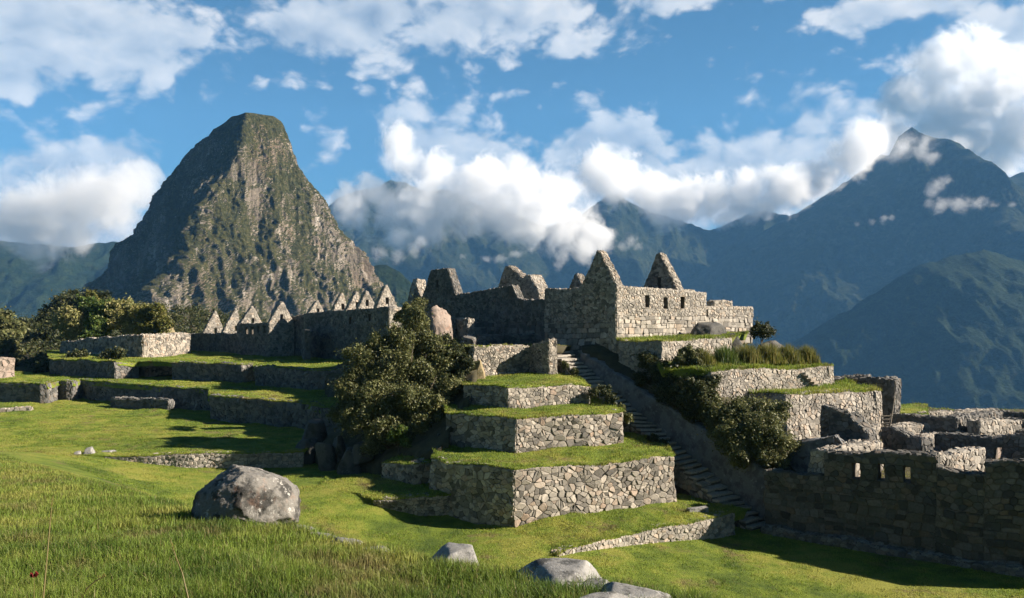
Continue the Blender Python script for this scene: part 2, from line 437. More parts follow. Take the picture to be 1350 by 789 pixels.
def mat_earth(name, c1, c2, sc_=2.0):
    m, nt, b, g = newmat(name); n = noise(nt, g.outputs['Position'], sc_, 7, .65)
    nt.links.new(ramp(nt, n, [(.3, c1), (.7, c2)]), b.inputs['Base Color']); bump(nt, b, n, .8, .08); return m
M['mortar'] = mat_earth('clay_mortar', (.06, .053, .045), (.13, .113, .094), 6)
M['soil'] = mat_earth('soil', (.03, .028, .018), (.075, .065, .035), 1.5)
def mat_grass(name, dark, mid, yel, isl=True, scale=1.0):
    m, nt, b, g = newmat(name); pos = g.outputs['Position']
    n1 = noise(nt, pos, .16*scale, 5, .6); n2 = noise(nt, pos, .9*scale, 5, .65); n3 = noise(nt, pos, 22*scale, 4, .7)
    f = mth(nt, 'ADD', mth(nt, 'MULTIPLY', n1, .55), mth(nt, 'MULTIPLY', n2, .45))
    c = ramp(nt, f, [(.38, dark), (.49, mid), (.58, yel)])
    c = mixc(nt, mapr(nt, noise(nt, pos, .38*scale, 7, .72), .54, .68, 0, .8), c, (.17, .125, .06))      # dry patches
    if isl: v = mapr(nt, g.outputs['Random Per Island'], 0, 1, .55, 1.5, False)
    else: v = mapr(nt, n3, .25, .75, .45, 1.5, False)
    vv = nn(nt, 'ShaderNodeVectorMath', operation='SCALE'); nt.links.new(c, vv.inputs[0]); nt.links.new(v, vv.inputs['Scale'])
    c = vv.outputs[0]
    if isl:
        c = mixc(nt, mapr(nt, mth(nt, 'FRACT', mth(nt, 'MULTIPLY', g.outputs['Random Per Island'], 37.7)), .86, .95, 0, .8), c, (.21, .17, .075))
    nt.links.new(c, b.inputs['Base Color'])
    if isl:
        b.inputs['Roughness'].default_value = .55
        b.inputs['Transmission Weight'].default_value = 0
        tr = nn(nt, 'ShaderNodeBsdfTranslucent'); nt.links.new(c, tr.inputs['Color'])
        mx = nn(nt, 'ShaderNodeMixShader'); mx.inputs[0].default_value = .4
        nt.links.new(b.outputs[0], mx.inputs[1]); nt.links.new(tr.outputs[0], mx.inputs[2])
        nt.links.new(mx.outputs[0], [n for n in nt.nodes if n.type == 'OUTPUT_MATERIAL'][0].inputs['Surface'])
    else: bump(nt, b, mth(nt, 'ADD', n3, noise(nt, pos, 5*scale, 5, .7)), 1.0, .12)
    return m
M['lawn'] = mat_grass('lawn_turf', (.07, .11, .013), (.15, .20, .022), (.24, .245, .042), False)
M['blade'] = mat_grass('grass_blades', (.075, .125, .015), (.16, .22, .026), (.255, .265, .05))
M['meadow'] = mat_grass('meadow_grass', (.06, .105, .016), (.14, .195, .030), (.23, .235, .055))
M['straw'] = mat_grass('dry_grass', (.10, .10, .02), (.17, .155, .04), (.24, .20, .075))
def mat_leaf(name, stops, trans=.3):
    m, nt, b, g = newmat(name); r = g.outputs['Random Per Island']
    c = ramp(nt, r, stops)
    c = mixc(nt, 1.0, c, ramp(nt, noise(nt, g.outputs['Position'], .8, 4), [(.3, (.6, .65, .6)), (.7, (1.3, 1.25, 1.1))]), 'MULTIPLY')
    nt.links.new(c, b.inputs['Base Color']); b.inputs['Roughness'].default_value = .5
    tr = nn(nt, 'ShaderNodeBsdfTranslucent'); nt.links.new(c, tr.inputs['Color'])
    mx = nn(nt, 'ShaderNodeMixShader'); mx.inputs[0].default_value = trans
    nt.links.new(b.outputs[0], mx.inputs[1]); nt.links.new(tr.outputs[0], mx.inputs[2])
    nt.links.new(mx.outputs[0], [n for n in nt.nodes if n.type == 'OUTPUT_MATERIAL'][0].inputs['Surface'])
    return m
M['leaf'] = mat_leaf('olive_leaves', [(0, (.045, .058, .022)), (.5, (.11, .12, .048)), (.85, (.155, .16, .07)), (1, (.205, .19, .10))])
M['leaf_pale'] = mat_leaf('pale_scrub_leaves', [(0, (.13, .145, .05)), (.5, (.27, .265, .10)), (1, (.42, .37, .20))], .4)
M['leaf_dark'] = mat_leaf('dark_leaves', [(0, (.022, .032, .013)), (.6, (.048, .06, .024)), (1, (.11, .105, .05))])
M['leaf_bright'] = mat_leaf('bright_leaves', [(0, (.04, .075, .014)), (.6, (.075, .12, .025)), (1, (.14, .16, .05))])
M['leaf_yellow'] = mat_leaf('yellow_reeds', [(0, (.07, .085, .02)), (.5, (.13, .14, .035)), (1, (.22, .19, .07))], .4)
M['bark'] = mat_earth('bark', (.05, .04, .03), (.12, .10, .075), 8)
M['wood'] = mat_earth('weathered_wood', (.10, .085, .065), (.20, .175, .14), 10)
def mat_rock(name, base, dark, pale, scale=1.0, amt=(.5, .35), red=0.0):
    m, nt, b, g = newmat(name); t = nn(nt, 'ShaderNodeTexCoord'); pos = t.outputs['Object']
    n1 = noise(nt, pos, 1.6*scale, 6, .65); n2 = noise(nt, pos, 6*scale, 7, .7); n3 = noise(nt, pos, 28*scale, 5, .7)
    c = mixc(nt, n2, tuple(x*.75 for x in base), tuple(x*1.25 for x in base))
    c = mixc(nt, mapr(nt, n1, .47, .60, 0, amt[0]), c, dark)
    c = mixc(nt, mapr(nt, n3, .55, .68, 0, .55), c, dark)
    c = mixc(nt, mapr(nt, noise(nt, pos, 3.7*scale, 8, .75), .57, .63, 0, amt[1]+.3), c, pale)
    if red: c = mixc(nt, mapr(nt, noise(nt, pos, 2.1*scale, 4), .55, .7, 0, red), c, (.30, .15, .09))
    nt.links.new(c, b.inputs['Base Color']); bump(nt, b, mth(nt, 'ADD', n2, mth(nt, 'MULTIPLY', n3, .6)), .8, .04/scale)
    return m
M['boulder'] = mat_rock('lichen_granite', (.155, .147, .135), (.035, .034, .032), (.42, .41, .385), 1.7, (.95, .5), .25)
M['rock'] = mat_rock('pale_rock', (.23, .225, .215), (.05, .05, .047), (.42, .41, .39), 2.4, (.85, .5))
M['pinkrock'] = mat_rock('pink_granite', (.245, .195, .165), (.095, .08, .068), (.34, .30, .265), .9, (.75, .35), .25)
M['cliffrock'] = mat_rock('outcrop_rock', (.085, .083, .078), (.03, .03, .027), (.18, .18, .168), .8, (.7, .25))
M['plaster'] = mat_rock('worn_clay_render', (.15, .152, .158), (.065, .065, .067), (.25, .25, .255), 1.0, (.7, .35))

# ------------------------------------------------------------------ ground
def tps(pts, x, y, reg=.05):
    """smooth surface through control points (thin plate)"""
    pts = np.asarray(pts, float); n = len(pts)
    def U(r2): return np.where(r2 > 1e-9, .5*r2*np.log(np.maximum(r2, 1e-9)), 0)
    K = U(((pts[:, None, :2]-pts[None, :, :2])**2).sum(-1)) + reg*np.eye(n)
    Pm = np.c_[np.ones(n), pts[:, :2]]
    A = np.block([[K, Pm], [Pm.T, np.zeros((3, 3))]])
    s = np.linalg.solve(A, np.r_[pts[:, 2], 0, 0, 0])
    out = s[n] + s[n+1]*x + s[n+2]*y
    for i in range(n): out = out + s[i]*U((x-pts[i, 0])**2+(y-pts[i, 1])**2)
    return out
CREST = [(-60, 48), (-30, 43), (-19, 31), (-14, 25), (-10, 20), (-5.2, 13.9), (-3.3, 12.2), (-1.6, 10.0), (0, 8.5), (1, 7.7), (3, 6), (8, 3), (40, 0)]
PLAZA = [(-40, 56, -9.15), (-28, 50, -9.2), (-20, 47.5, -10.05), (-13, 50, -10.0), (-14, 46, -9.95), (-8.2, 44.2, -9.8), (-6.2, 42, -10.55), (-4, 41.4, -10.85), (1, 38.5, -10.75), (3, 34, -11.1), (12, 42.5, -11.85), (14.5, 44, -11.85),
         (24, 36.5, -11.9), (10, 30, -11.8), (0, 30, -11.2), (-10, 35, -10.4), (-25, 40, -9.8), (-60, 60, -9.1), (-60, 40, -9.5), (40, 30, -12), (20, 10, -12), (-20, 10, -10.6), (0, 60, -11), (30, 60, -11.5)]
def ground_z(x, y):
    x = np.asarray(x, float); y = np.asarray(y, float)
    yc = np.interp(x, [c[0] for c in CREST], [c[1] for c in CREST])
    near = -1.7 - .13*y + .003*x + .06*fbm(p3(x*.35, y*.35, 3), 4)
    over = np.maximum(0, y-yc)
    k = np.interp(x, [-30, -20, -12, -6, 0], [.05, .2, .42, .5, .6])
    near = near - k*(np.sqrt(over*over+1)-1)
    pl = np.clip(tps(PLAZA, np.clip(x, -60, 40), np.clip(y, 8, 62)), -12.2, -8.9)
    pl = pl + .05*fbm(p3(x*.3, y*.3, 9), 4)
    d = (near-pl)/.5
    return pl + .5*np.logaddexp(0, np.clip(d, -40, 40))
def grid_mesh(name, xs, ys, zf, mat, keep=None, smooth=True):
    X, Y = np.meshgrid(xs, ys); Z = zf(X, Y); nx, ny = len(xs), len(ys)
    i = np.arange(nx*ny).reshape(ny, nx)
    q = np.stack([i[:-1, :-1], i[:-1, 1:], i[1:, 1:], i[1:, :-1]], -1).reshape(-1, 4)
    if keep is not None: q = q[keep(X, Y)[:-1, :-1].reshape(-1)]
    return link(name, mesh_np(name, np.stack([X, Y, Z], -1).reshape(-1, 3), q, smooth=smooth), mat)
def base_z(x, y):
    z = ground_z(x, y)
    # the ridge the ruins stand on falls away into the valleys on every side
    e = np.maximum(0, np.maximum(y-np.interp(x, [-80, -20, 20, 40], [125, 110, 62, 56]), np.maximum(x-46, np.maximum(-62-x, -12-y))))
    return z - .9*e
xs = np.concatenate([np.arange(-130, -32, 2.0), np.arange(-32, 28, .3), np.arange(28, 120, 2.0)])
ys = np.concatenate([np.arange(-90, -2, 4.0), np.arange(-2, 16, .2), np.arange(16, 62, .4), np.arange(62, 260, 3.0)])
tag(grid_mesh('ground', xs, ys, base_z, M['lawn']), kind='structure')
M['forest_far'] = mat_earth('valley_forest', (.018, .028, .012), (.05, .06, .025), .02)
vx = np.linspace(-12000, 12000, 120)
tag(grid_mesh('valley_terrain', vx, vx, lambda X, Y: -430 + 60*fbm(p3(X*.0008, Y*.0008, 1), 4), M['forest_far']), kind='structure')

# ---- grass
def blades(name, pos, h, w, mat, lean=.45, seed=1):
    rng = np.random.default_rng(seed); n = len(pos)
    az = rng.uniform(0, 2*np.pi, n); h = h*rng.uniform(.55, 1.35, n); w = w*rng.uniform(.7, 1.3, n)
    side = np.stack([np.cos(az), np.sin(az), 0*az], -1)*w[:, None]
    la = rng.uniform(0, 2*np.pi, n); l = np.abs(rng.normal(0, lean, n))
    ld = np.stack([np.cos(la), np.sin(la), 0*la], -1)*(l*h)[:, None]
    up = np.stack([0*h, 0*h, h], -1)
    V = np.stack([pos-side, pos+side, pos+up*.55+ld*.3+side*.75, pos+up*.55+ld*.3-side*.75, pos+up*(1-.25*l[:, None])+ld], 1)
    b = (np.arange(n)*5)[:, None]
    return link(name, mesh_np(name, V.reshape(-1, 3), b+np.array([[0, 1, 2, 3]]), b+np.array([[3, 2, 4]])), mat)
rng = np.random.default_rng(3)
def in_view(x, y, z, m=25):
    u = U0+F*x/y; v = V0-F*z/y
    return (u > -m) & (u < 1350+m) & (v < 789+60) & (y > 1)
# near hillside: tall meadow grass, thicker towards the lens
N = 900000
d = 4.2*(60/4.2)**(rng.random(N)**.9); x = (rng.uniform(-30, 1380, N)-U0)/F*d
z = ground_z(x, d)
yc = np.interp(x, [c[0] for c in CREST], [c[1] for c in CREST])
keep = in_view(x, d, z) & (d < yc+4)
x, d, z = x[keep], d[keep], z[keep]
clump = fbm(p3(x*.9, d*.9, 2), 4)
k2 = rng.random(len(x)) < np.clip(.66+.9*clump, .12, 1)
x, d, z, clump = x[k2], d[k2], z[k2], clump[k2]
hh = np.clip(.14+.17*clump, .05, .42)*np.clip(1.0-.012*(d-6), .55, 1)
blades_near = blades('grass', np.stack([x, d, z-.01], -1), hh, .0020+.00024*d, M['meadow'], .5, 5)
tag(blades_near, kind='stuff')
# plaza lawn: short grass
N = 420000
v = rng.uniform(598, 800, N); d = rng.uniform(28, 58, N); x = (rng.uniform(-20, 1370, N)-U0)/F*d; z = ground_z(x, d)
keep = in_view(x, d, z) & (z < -8.5)
x, d, z = x[keep], d[keep], z[keep]
cl = fbm(p3(x*.6, d*.6, 5), 4)
k2 = rng.random(len(x)) < np.clip(.5+.9*cl, .08, 1); x, d, z, cl = x[k2], d[k2], z[k2], cl[k2]
tag(blades('lawn_grass', np.stack([x, d, z-.01], -1), np.clip(.075+.09*cl, .04, .2), .012, M['blade'], .6, 6), kind='stuff')

LAWN_N = [0]
def lawn(name, pts, tuft=1.0, res=.5, mat='lawn', skirt=1.2, hgt=.09, bump_=.05):
    """a level of turf: outline of world points, meshed, gently uneven, with blades on top and hanging over its edges"""
    pts = [Vector(q) for q in pts]
    if sum(pts[i].x*pts[(i+1) % len(pts)].y-pts[(i+1) % len(pts)].x*pts[i].y for i in range(len(pts))) < 0: pts = pts[::-1]
    bm = bmesh.new(); f = bm.faces.new([bm.verts.new((q.x, q.y, 0)) for q in pts])
    xs_ = [q.x for q in pts]; ys_ = [q.y for q in pts]
    for ax, lo, hi in ((0, min(xs_), max(xs_)), (1, min(ys_), max(ys_))):
        k = lo+res*.37
        while k < hi:
            no = Vector((1, 0, 0)) if ax == 0 else Vector((0, 1, 0))
            bmesh.ops.bisect_plane(bm, geom=bm.verts[:]+bm.edges[:]+bm.faces[:], plane_co=no*k, plane_no=no); k += res
    bmesh.ops.triangulate(bm, faces=bm.faces[:])
    co = np.array([v.co[:] for v in bm.verts])
    A = np.c_[np.ones(len(pts)), xs_, ys_]
    if len(pts) > 3:
        zz = tps([(q.x, q.y, q.z) for q in pts], co[:, 0], co[:, 1], 1.0)
    else: zz = np.c_[np.ones(len(co)), co[:, :2]] @ np.linalg.lstsq(A, np.array([q.z for q in pts]), rcond=None)[0]
    zz = zz + bump_*fbm(p3(co[:, 0]*.7, co[:, 1]*.7, 4), 4)
    ww = warp(np.c_[co[:, :2], zz])
    for v, q in zip(bm.verts, ww): v.co = q
    bm.normal_update()
    tris = np.array([[v.index for v in f.verts] for f in bm.faces]); VV = np.array([v.co[:] for v in bm.verts])
    be = [(e.verts[0].co.copy(), e.verts[1].co.copy()) for e in bm.edges if e.is_boundary]
    ed = [e for e in bm.edges if e.is_boundary]
    cen = Vector((sum(xs_)/len(pts), sum(ys_)/len(pts)))
    r = bmesh.ops.extrude_edge_only(bm, edges=ed)
    for v in r['geom']:
        if isinstance(v, bmesh.types.BMVert):
            v.co.z -= skirt*.45; k = (v.co.xy-cen).normalized()*.28; v.co.x -= k.x; v.co.y -= k.y
    me = bpy.data.meshes.new(name); bm.to_mesh(me); bm.free()
    me.polygons.foreach_set('use_smooth', [True]*len(me.polygons))
    o = link(name, me, M[mat]); tag(o, kind='structure')
    T = VV[tris]; ar = .5*np.linalg.norm(np.cross(T[:, 1]-T[:, 0], T[:, 2]-T[:, 0]), axis=1)
    d_ = T.mean(1)[:, 1]; dens = tuft*260*(45/np.maximum(d_, 20))**2
    LAWN_N[0] += 1; rg = np.random.default_rng(100+LAWN_N[0])
    cnt = rg.poisson(ar*dens); idx = np.repeat(np.arange(len(T)), cnt)
    a, b = rg.random(len(idx)), rg.random(len(idx)); sw = a+b > 1; a[sw], b[sw] = 1-a[sw], 1-b[sw]
    pp = T[idx, 0]+(T[idx, 1]-T[idx, 0])*a[:, None]+(T[idx, 2]-T[idx, 0])*b[:, None]
    cl = fbm(p3(pp[:, 0]*.7, pp[:, 1]*.7, 6), 4)
    kk = rg.random(len(pp)) < np.clip(.55+.9*cl, .1, 1); pp, cl = pp[kk], cl[kk]
    hh = np.clip(hgt+.09*cl, .03, .5)
    ex = []
    for p, q in be:
        L = (q-p).length; dd = max(20, p.y)
        for _ in range(int(L*95*tuft*45/dd)+1):
            t = R.random(); w = p.lerp(q, t); ex.append((w.x+R.gauss(0, .06), w.y+R.gauss(0, .06), w.z-.02+R.gauss(0, .02)))
    ex = np.array(ex).reshape(-1, 3)
    if len(pp)+len(ex):
        pos = np.concatenate([pp, ex]); hs = np.concatenate([hh, hgt*np.clip(1.0+3.2*fbm(p3(ex[:, 0]*.9, ex[:, 1]*.9, 31), 4), .25, 3.8)])
        tag(blades('edge_grass', pos, hs, .00028*pos[:, 1], M['blade'], .7, 300+LAWN_N[0]), kind='stuff')
    return o

# ------------------------------------------------------------------ mountains
def seg_ridge(name, pts, D, mat, slope=.75, amp=120, fr=.0022, zb=-440, nrow=150, ncol=420, tilt=0.0, crest=1.0, seed=0, back=.9, fold=1.0):
    """a mountain range: crest line (pixel pairs) at depth D, flanks running down to the valley"""
    us = np.linspace(pts[0][0], pts[-1][0], ncol)
    vs = np.interp(us, [p[0] for p in pts], [p[1] for p in pts])
    Dd = D + tilt*(us-675)
    cx = (us-U0)/F*Dd; cz = (V0-vs)/F*Dd
    s = np.concatenate([np.linspace(-1, 0, nrow//3)[:-1], np.linspace(0, 1, nrow)])        # behind .. crest .. in front
    rows = []
    for t in s:
        H = np.maximum(cz-zb, 20)
        off = np.where(t >= 0, -t*H/slope, -t*H/back)
        dz = -abs(t)**.92*H
        x = cx + 0*off; y = Dd + off; z = cz + dz
        q = p3(x*fr, y*fr*.6, z*fr*.25 + seed*7.7)
        w = min(1, abs(t)*9)
        r = fbm(q, 7, .52, ridged=True)*amp*w*fold + fbm(q*3.1, 6, .55)*amp*.35*w
        jit = fbm(p3(x*.02, y*.02, seed), 4)*crest*14
        x = x + fbm(q*1.7+5, 5)*amp*.5*w
        rows.append(np.stack([x, y - r*.9, z + r*.42 + jit], -1))
    V = np.stack(rows); nr = len(s)
    i = np.arange(nr*ncol).reshape(nr, ncol)
    q = np.stack([i[:-1, :-1], i[1:, :-1], i[1:, 1:], i[:-1, 1:]], -1).reshape(-1, 4)
    return tag(link(name, mesh_np(name, V.reshape(-1, 3), q, smooth=False), mat), kind='structure')
def mat_slope(name, c1, c2, rockc, amt, fs=.02):
    m, nt, b, g = newmat(name); pos = g.outputs['Position']
    n1 = noise(nt, pos, fs, 9, .75); n2 = noise(nt, pos, fs*5, 6, .75); n3 = noise(nt, pos, fs*.12, 5, .6)
    c = mixc(nt, mapr(nt, n1, .40, .60), c1, c2)
    c = mixc(nt, mapr(nt, n2, .42, .62, 0, .8), c, tuple(x*.45 for x in c1))
    stre = nn(nt, 'ShaderNodeMapping'); stre.inputs['Scale'].default_value = (1, 1, .22); nt.links.new(pos, stre.inputs['Vector'])
    c = mixc(nt, mapr(nt, noise(nt, stre.outputs[0], fs*1.4, 7, .7), .60, .66, 0, amt), c, rockc)
    nt.links.new(c, b.inputs['Base Color']); b.inputs['Specular IOR Level'].default_value = .05
    bump(nt, b, mth(nt, 'ADD', n1, n2), 1.0, .35/fs*.6)
    return m
M['slope_far'] = mat_slope('far_slopes', (.014, .022, .010), (.035, .042, .02), (.10, .095, .085), .3, .012)
M['slope_mid'] = mat_slope('forested_slopes', (.010, .021, .009), (.026, .039, .016), (.07, .068, .055), .2, .03)
seg_ridge('mountain_range', [(330, 330), (400, 300), (445, 262), (470, 252), (500, 246), (515, 238), (530, 240), (560, 252), (592, 250), (620, 266), (650, 276), (680, 283), (720, 300), (760, 288), (800, 258), (815, 256), (832, 268), (860, 280), (900, 292), (935, 305), (975, 288), (1000, 277), (1040, 285), (1100, 330)],
          4300, M['slope_far'], .8, 190, .0016, seed=1)
seg_ridge('mountain', [(700, 470), (780, 430), (850, 392), (900, 372), (945, 345), (985, 318), (1020, 297), (1060, 275), (1090, 257), (1115, 240), (1140, 222), (1150, 208), (1160, 203), (1172, 205), (1185, 180), (1195, 172), (1202, 168), (1212, 176), (1226, 192), (1245, 196), (1262, 205), (1280, 219), (1292, 229), (1308, 235), (1330, 234), (1345, 228), (1380, 220), (1450, 205), (1560, 260), (1700, 330)],
          3700, M['slope_far'], .72, 170, .0017, seed=2, ncol=560)
seg_ridge('mountain_ridge', [(940, 520), (1010, 476), (1080, 430), (1140, 395), (1190, 362), (1225, 345), (1260, 337), (1290, 330), (1310, 332), (1350, 346), (1420, 360), (1560, 300), (1700, 280)],
          2300, M['slope_mid'], .7, 55, .003, seed=3, ncol=460)
seg_ridge('hill_ridge', [(-500, 290), (-300, 330), (-120, 318), (-40, 330), (0, 318), (40, 322), (90, 326), (150, 318), (210, 340), (300, 395), (420, 440)],
          2600, M['slope_mid'], .7, 110, .003, seed=4, ncol=380)
seg_ridge('forest_spur', [(470, 362), (495, 352), (510, 350), (525, 358), (545, 374), (570, 398), (640, 440)], 1500, M['slope_mid'], .9, 30, .008, seed=5, ncol=160, nrow=80, zb=-200)

# the great horn of rock behind the ruins
def horn():
    zs_v = [(152, 325, 340), (154, 305, 362), (160, 296, 372), (170, 283, 381), (180, 268, 387), (190, 254, 393), (203, 240, 398), (218, 229, 405), (235, 214, 414), (250, 205, 423), (264, 195, 440), (280, 184, 447),
            (300, 170, 456), (322, 156, 470), (340, 145, 484), (360, 133, 496), (380, 122, 505), (410, 104, 520), (450, 70, 545), (520, 10, 600), (700, -140, 760), (880, -280, 900)]
    ridge_v = [(152, 332), (168, 335), (191, 339), (223, 335), (252, 320), (292, 312), (333, 308), (377, 292), (414, 276), (520, 240), (880, 120)]
    D0 = 1000.0; NZ, NT = 330, 560
    vv = np.concatenate([np.linspace(150.5, 430, 280), np.linspace(436, 880, 50)])
    xl = (np.interp(vv, [a[0] for a in zs_v], [a[1] for a in zs_v])-U0)/F*D0
    xr = (np.interp(vv, [a[0] for a in zs_v], [a[2] for a in zs_v])-U0)/F*D0
    tp = np.interp(vv, [152, 180, 220, 310, 350, 400], [0, .62, .85, .85, .55, .1]); xl = xl+13.5*tp; xr = xr-15*tp
    xg = (np.interp(vv, [a[0] for a in ridge_v], [a[1] for a in ridge_v])-U0)/F*D0
    z = (V0-vv)/F*D0
    t = np.linspace(0, 1, NT, endpoint=False)
    w = (xr-xl)
    # closed section: left shoulder -> front ridge -> right shoulder -> back
    keyt = np.array([0, .06, .18, .31, .36, .48, .60, .68, .84, 1.0])
    V = []
    for i in range(NZ):
        L, Rr, G, W = xl[i], xr[i], xg[i], w[i]
        kx = np.array([L, L+.03*W, L+(G-L)*.45, G-.02*W, G+.015*W, G+(Rr-G)*.55, Rr-.02*W, Rr, (L+Rr)/2, L])
        ky = np.array([0, -.05*W, -.15*W, -.40*W, -.405*W, -.23*W, -.06*W, .02*W, .5*W, 0])
        V.append(np.stack([np.interp(t, keyt, kx), D0+np.interp(t, keyt, ky), np.full(NT, z[i])], -1))
    V = np.stack(V)
    N_ = np.roll(V, -6, 1)-np.roll(V, 6, 1); N_ = np.stack([N_[..., 1], -N_[..., 0], 0*N_[..., 0]], -1)
    N_ /= np.maximum(np.linalg.norm(N_, axis=-1, keepdims=True), 1e-6)
    X, Y, Z = V[..., 0], V[..., 1], V[..., 2]
    W = w[:, None]*np.ones((1, NT)); A = np.clip(W/330, .15, 1.15)
    gul = fbm(p3(X*.021, Y*.021, Z*.0016), 5, .55, ridged=True)         # gullies that run down the face
    fine = fbm(p3(X*.075, Y*.075, Z*.0035), 4, .55, ridged=True)
    blk = fbm(p3(X*.022, Y*.022, Z*.014), 6, .62)
    led = fbm(p3(X*.009, Y*.009, Z*.045), 5, .55, ridged=True)
    veg = fbm(p3(X*.16, Y*.16, Z*.16), 4, .7)
    lim = np.clip((vv-151)/20, .1, 1)[:, None]
    edge = 1-.25*np.exp(-((np.abs(t[None, :]-.0)/.03)**2))-.25*np.exp(-((np.abs(t[None, :]-.68)/.03)**2))-.25*np.exp(-((np.abs(t[None, :]-1)/.03)**2))
    dsp = (22*(gul-.28)*A + 5.0*(fine-.2)*A)*edge + (9*blk*A + 1.8*(led-.2)*A + 2.6*veg)
    V = V + N_*(dsp*lim)[..., None]
    V[..., 2] += (3.0*veg+5*blk)*lim*np.clip(A, .4, 1)
    i = np.arange(NZ*NT).reshape(NZ, NT); j = np.roll(i, -1, 1)
    q = np.stack([i[1:], j[1:], j[:-1], i[:-1]], -1).reshape(-1, 4)
    top = V[0].mean(0)+np.array([0, 0, .4]); VV = np.concatenate([V.reshape(-1, 3), top[None]])
    tri = np.stack([i[0], j[0], np.full(NT, NZ*NT)], -1)
    m, nt, b, g = newmat('horn_rock'); pos = g.outputs['Position']
    def st(sx, sz):
        mp_ = nn(nt, 'ShaderNodeMapping'); mp_.inputs['Scale'].default_value = (sx, sx, sz); nt.links.new(pos, mp_.inputs['Vector']); return mp_.outputs[0]
    n1 = noise(nt, st(.026, .0038), 1, 7, .60); n2 = noise(nt, st(.16, .022), 1, 6, .66); n3 = noise(nt, st(.02, .008), 1, 5, .6); n4 = noise(nt, pos, .22, 7, .8)
    rock = ramp(nt, n2, [(.28, (.05, .043, .036)), (.43, (.15, .125, .098)), (.56, (.27, .23, .185)), (.68, (.50, .45, .40))])
    rock = mixc(nt, mapr(nt, n3, .5, .68, 0, .4), rock, (.24, .165, .10))
    vegc = ramp(nt, n4, [(.3, (.010, .014, .006)), (.5, (.045, .048, .017)), (.7, (.15, .13, .055))])
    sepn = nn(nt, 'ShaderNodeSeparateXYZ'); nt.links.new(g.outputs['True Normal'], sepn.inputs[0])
    ps = nn(nt, 'ShaderNodeSeparateXYZ'); nt.links.new(pos, ps.inputs[0])
    hi = mapr(nt, ps.outputs[2], 205, 250, 0, .22)                       # scrub covers the summit
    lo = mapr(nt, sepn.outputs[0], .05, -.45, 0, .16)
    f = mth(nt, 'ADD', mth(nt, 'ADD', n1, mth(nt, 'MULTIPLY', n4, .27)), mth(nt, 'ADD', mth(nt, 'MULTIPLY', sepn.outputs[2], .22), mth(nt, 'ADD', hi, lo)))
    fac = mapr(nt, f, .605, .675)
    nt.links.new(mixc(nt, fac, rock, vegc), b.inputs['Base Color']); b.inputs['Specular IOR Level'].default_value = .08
    bump(nt, b, mth(nt, 'ADD', mth(nt, 'MULTIPLY', n2, 1.0), n4), 1.0, 5.0)
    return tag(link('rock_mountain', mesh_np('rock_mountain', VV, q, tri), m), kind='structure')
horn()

# air between here and the far ranges
def haze():
    mb = MB(); mb.box(-9000, 9000, -6000, 7600, -700, 1950)
    m = bpy.data.materials.new('mountain_air'); m.use_nodes = True; nt = m.node_tree; nt.nodes.clear()
    o = nn(nt, 'ShaderNodeOutputMaterial'); v = nn(nt, 'ShaderNodeVolumePrincipled')
    v.inputs['Color'].default_value = (.20, .52, 1.0, 1); v.inputs['Density'].default_value = HAZE; v.inputs['Anisotropy'].default_value = 0.0
    nt.links.new(v.outputs[0], o.inputs['Volume'])
    tag(mb.build('haze', m, sag=False), kind='stuff')
HAZE = 0.000057
haze()

# cloud banks that hang in front of the ranges
def cloud(d, puffs, dens=.016, amp=1.4, thr=0.0, soft=.5, flat=1.0):
    """one bank of vapour: puffs are (u, v, radius in pixels, [metres nearer])"""
    ps = [(P(q[0], q[1], d-(q[3] if len(q) > 3 else 0)), q[2]/F*d) for q in puffs]
    rm = sum(r for _, r in ps)/len(ps)
    lo = Vector([min(c[i]-r*1.25 for c, r in ps) for i in range(3)]); hi = Vector([max(c[i]+r*1.25 for c, r in ps) for i in range(3)])
    ce = (lo+hi)/2; mb = MB(); mb.box(lo.x, hi.x, lo.y, hi.y, lo.z, hi.z)
    m = bpy.data.materials.new('cloud_vapour'); m.use_nodes = True; nt = m.node_tree; nt.nodes.clear()
    o = nn(nt, 'ShaderNodeOutputMaterial'); vp = nn(nt, 'ShaderNodeVolumePrincipled')
    t = nn(nt, 'ShaderNodeTexCoord'); pos = t.outputs['Object']
    f = None
    for c, r in ps:
        df = vmth(nt, 'MULTIPLY', vmth(nt, 'SUBTRACT', pos, tuple(c-ce)), (1/r, 1/r, flat/r))
        ln = nn(nt, 'ShaderNodeVectorMath', operation='LENGTH'); nt.links.new(df, ln.inputs[0])
        e = mth(nt, 'SUBTRACT', 1.0, ln.outputs['Value'])
        f = e if f is None else mth(nt, 'SMOOTH_MAX', f, e, .22)
    n = noise(nt, pos, 1/(rm*1.15), 8, .70, .5)
    g = mth(nt, 'ADD', f, mth(nt, 'MULTIPLY', mth(nt, 'SUBTRACT', n, .5), 2.3*amp))
    g = mth(nt, 'MULTIPLY', mapr(nt, g, .14+thr, .14+thr+soft), mapr(nt, f, -.35, .05))
    nt.links.new(mth(nt, 'MULTIPLY', g, dens), vp.inputs['Density'])
    vp.inputs['Color'].default_value = (.99, .99, .995, 1); vp.inputs['Anisotropy'].default_value = .2
    nt.links.new(vp.outputs[0], o.inputs['Volume'])
    m.cycles.volume_step_rate = .5
    tag(mb.build('cloud', m, loc=ce, sag=False), kind='stuff')
cloud(3050, [(470, 275, 38), (515, 285, 42), (535, 215, 36), (525, 185, 28), (575, 225, 38), (560, 270, 45, 60), (600, 265, 48), (520, 315, 30, 40), (565, 300, 36), (640, 245, 50), (490, 255, 30), (455, 265, 26), (615, 300, 26)])
cloud(2950, [(665, 285, 48), (705, 280, 50, 40), (745, 300, 44), (780, 312, 34), (690, 245, 46), (735, 255, 40), (770, 330, 24, 60), (640, 300, 24)])
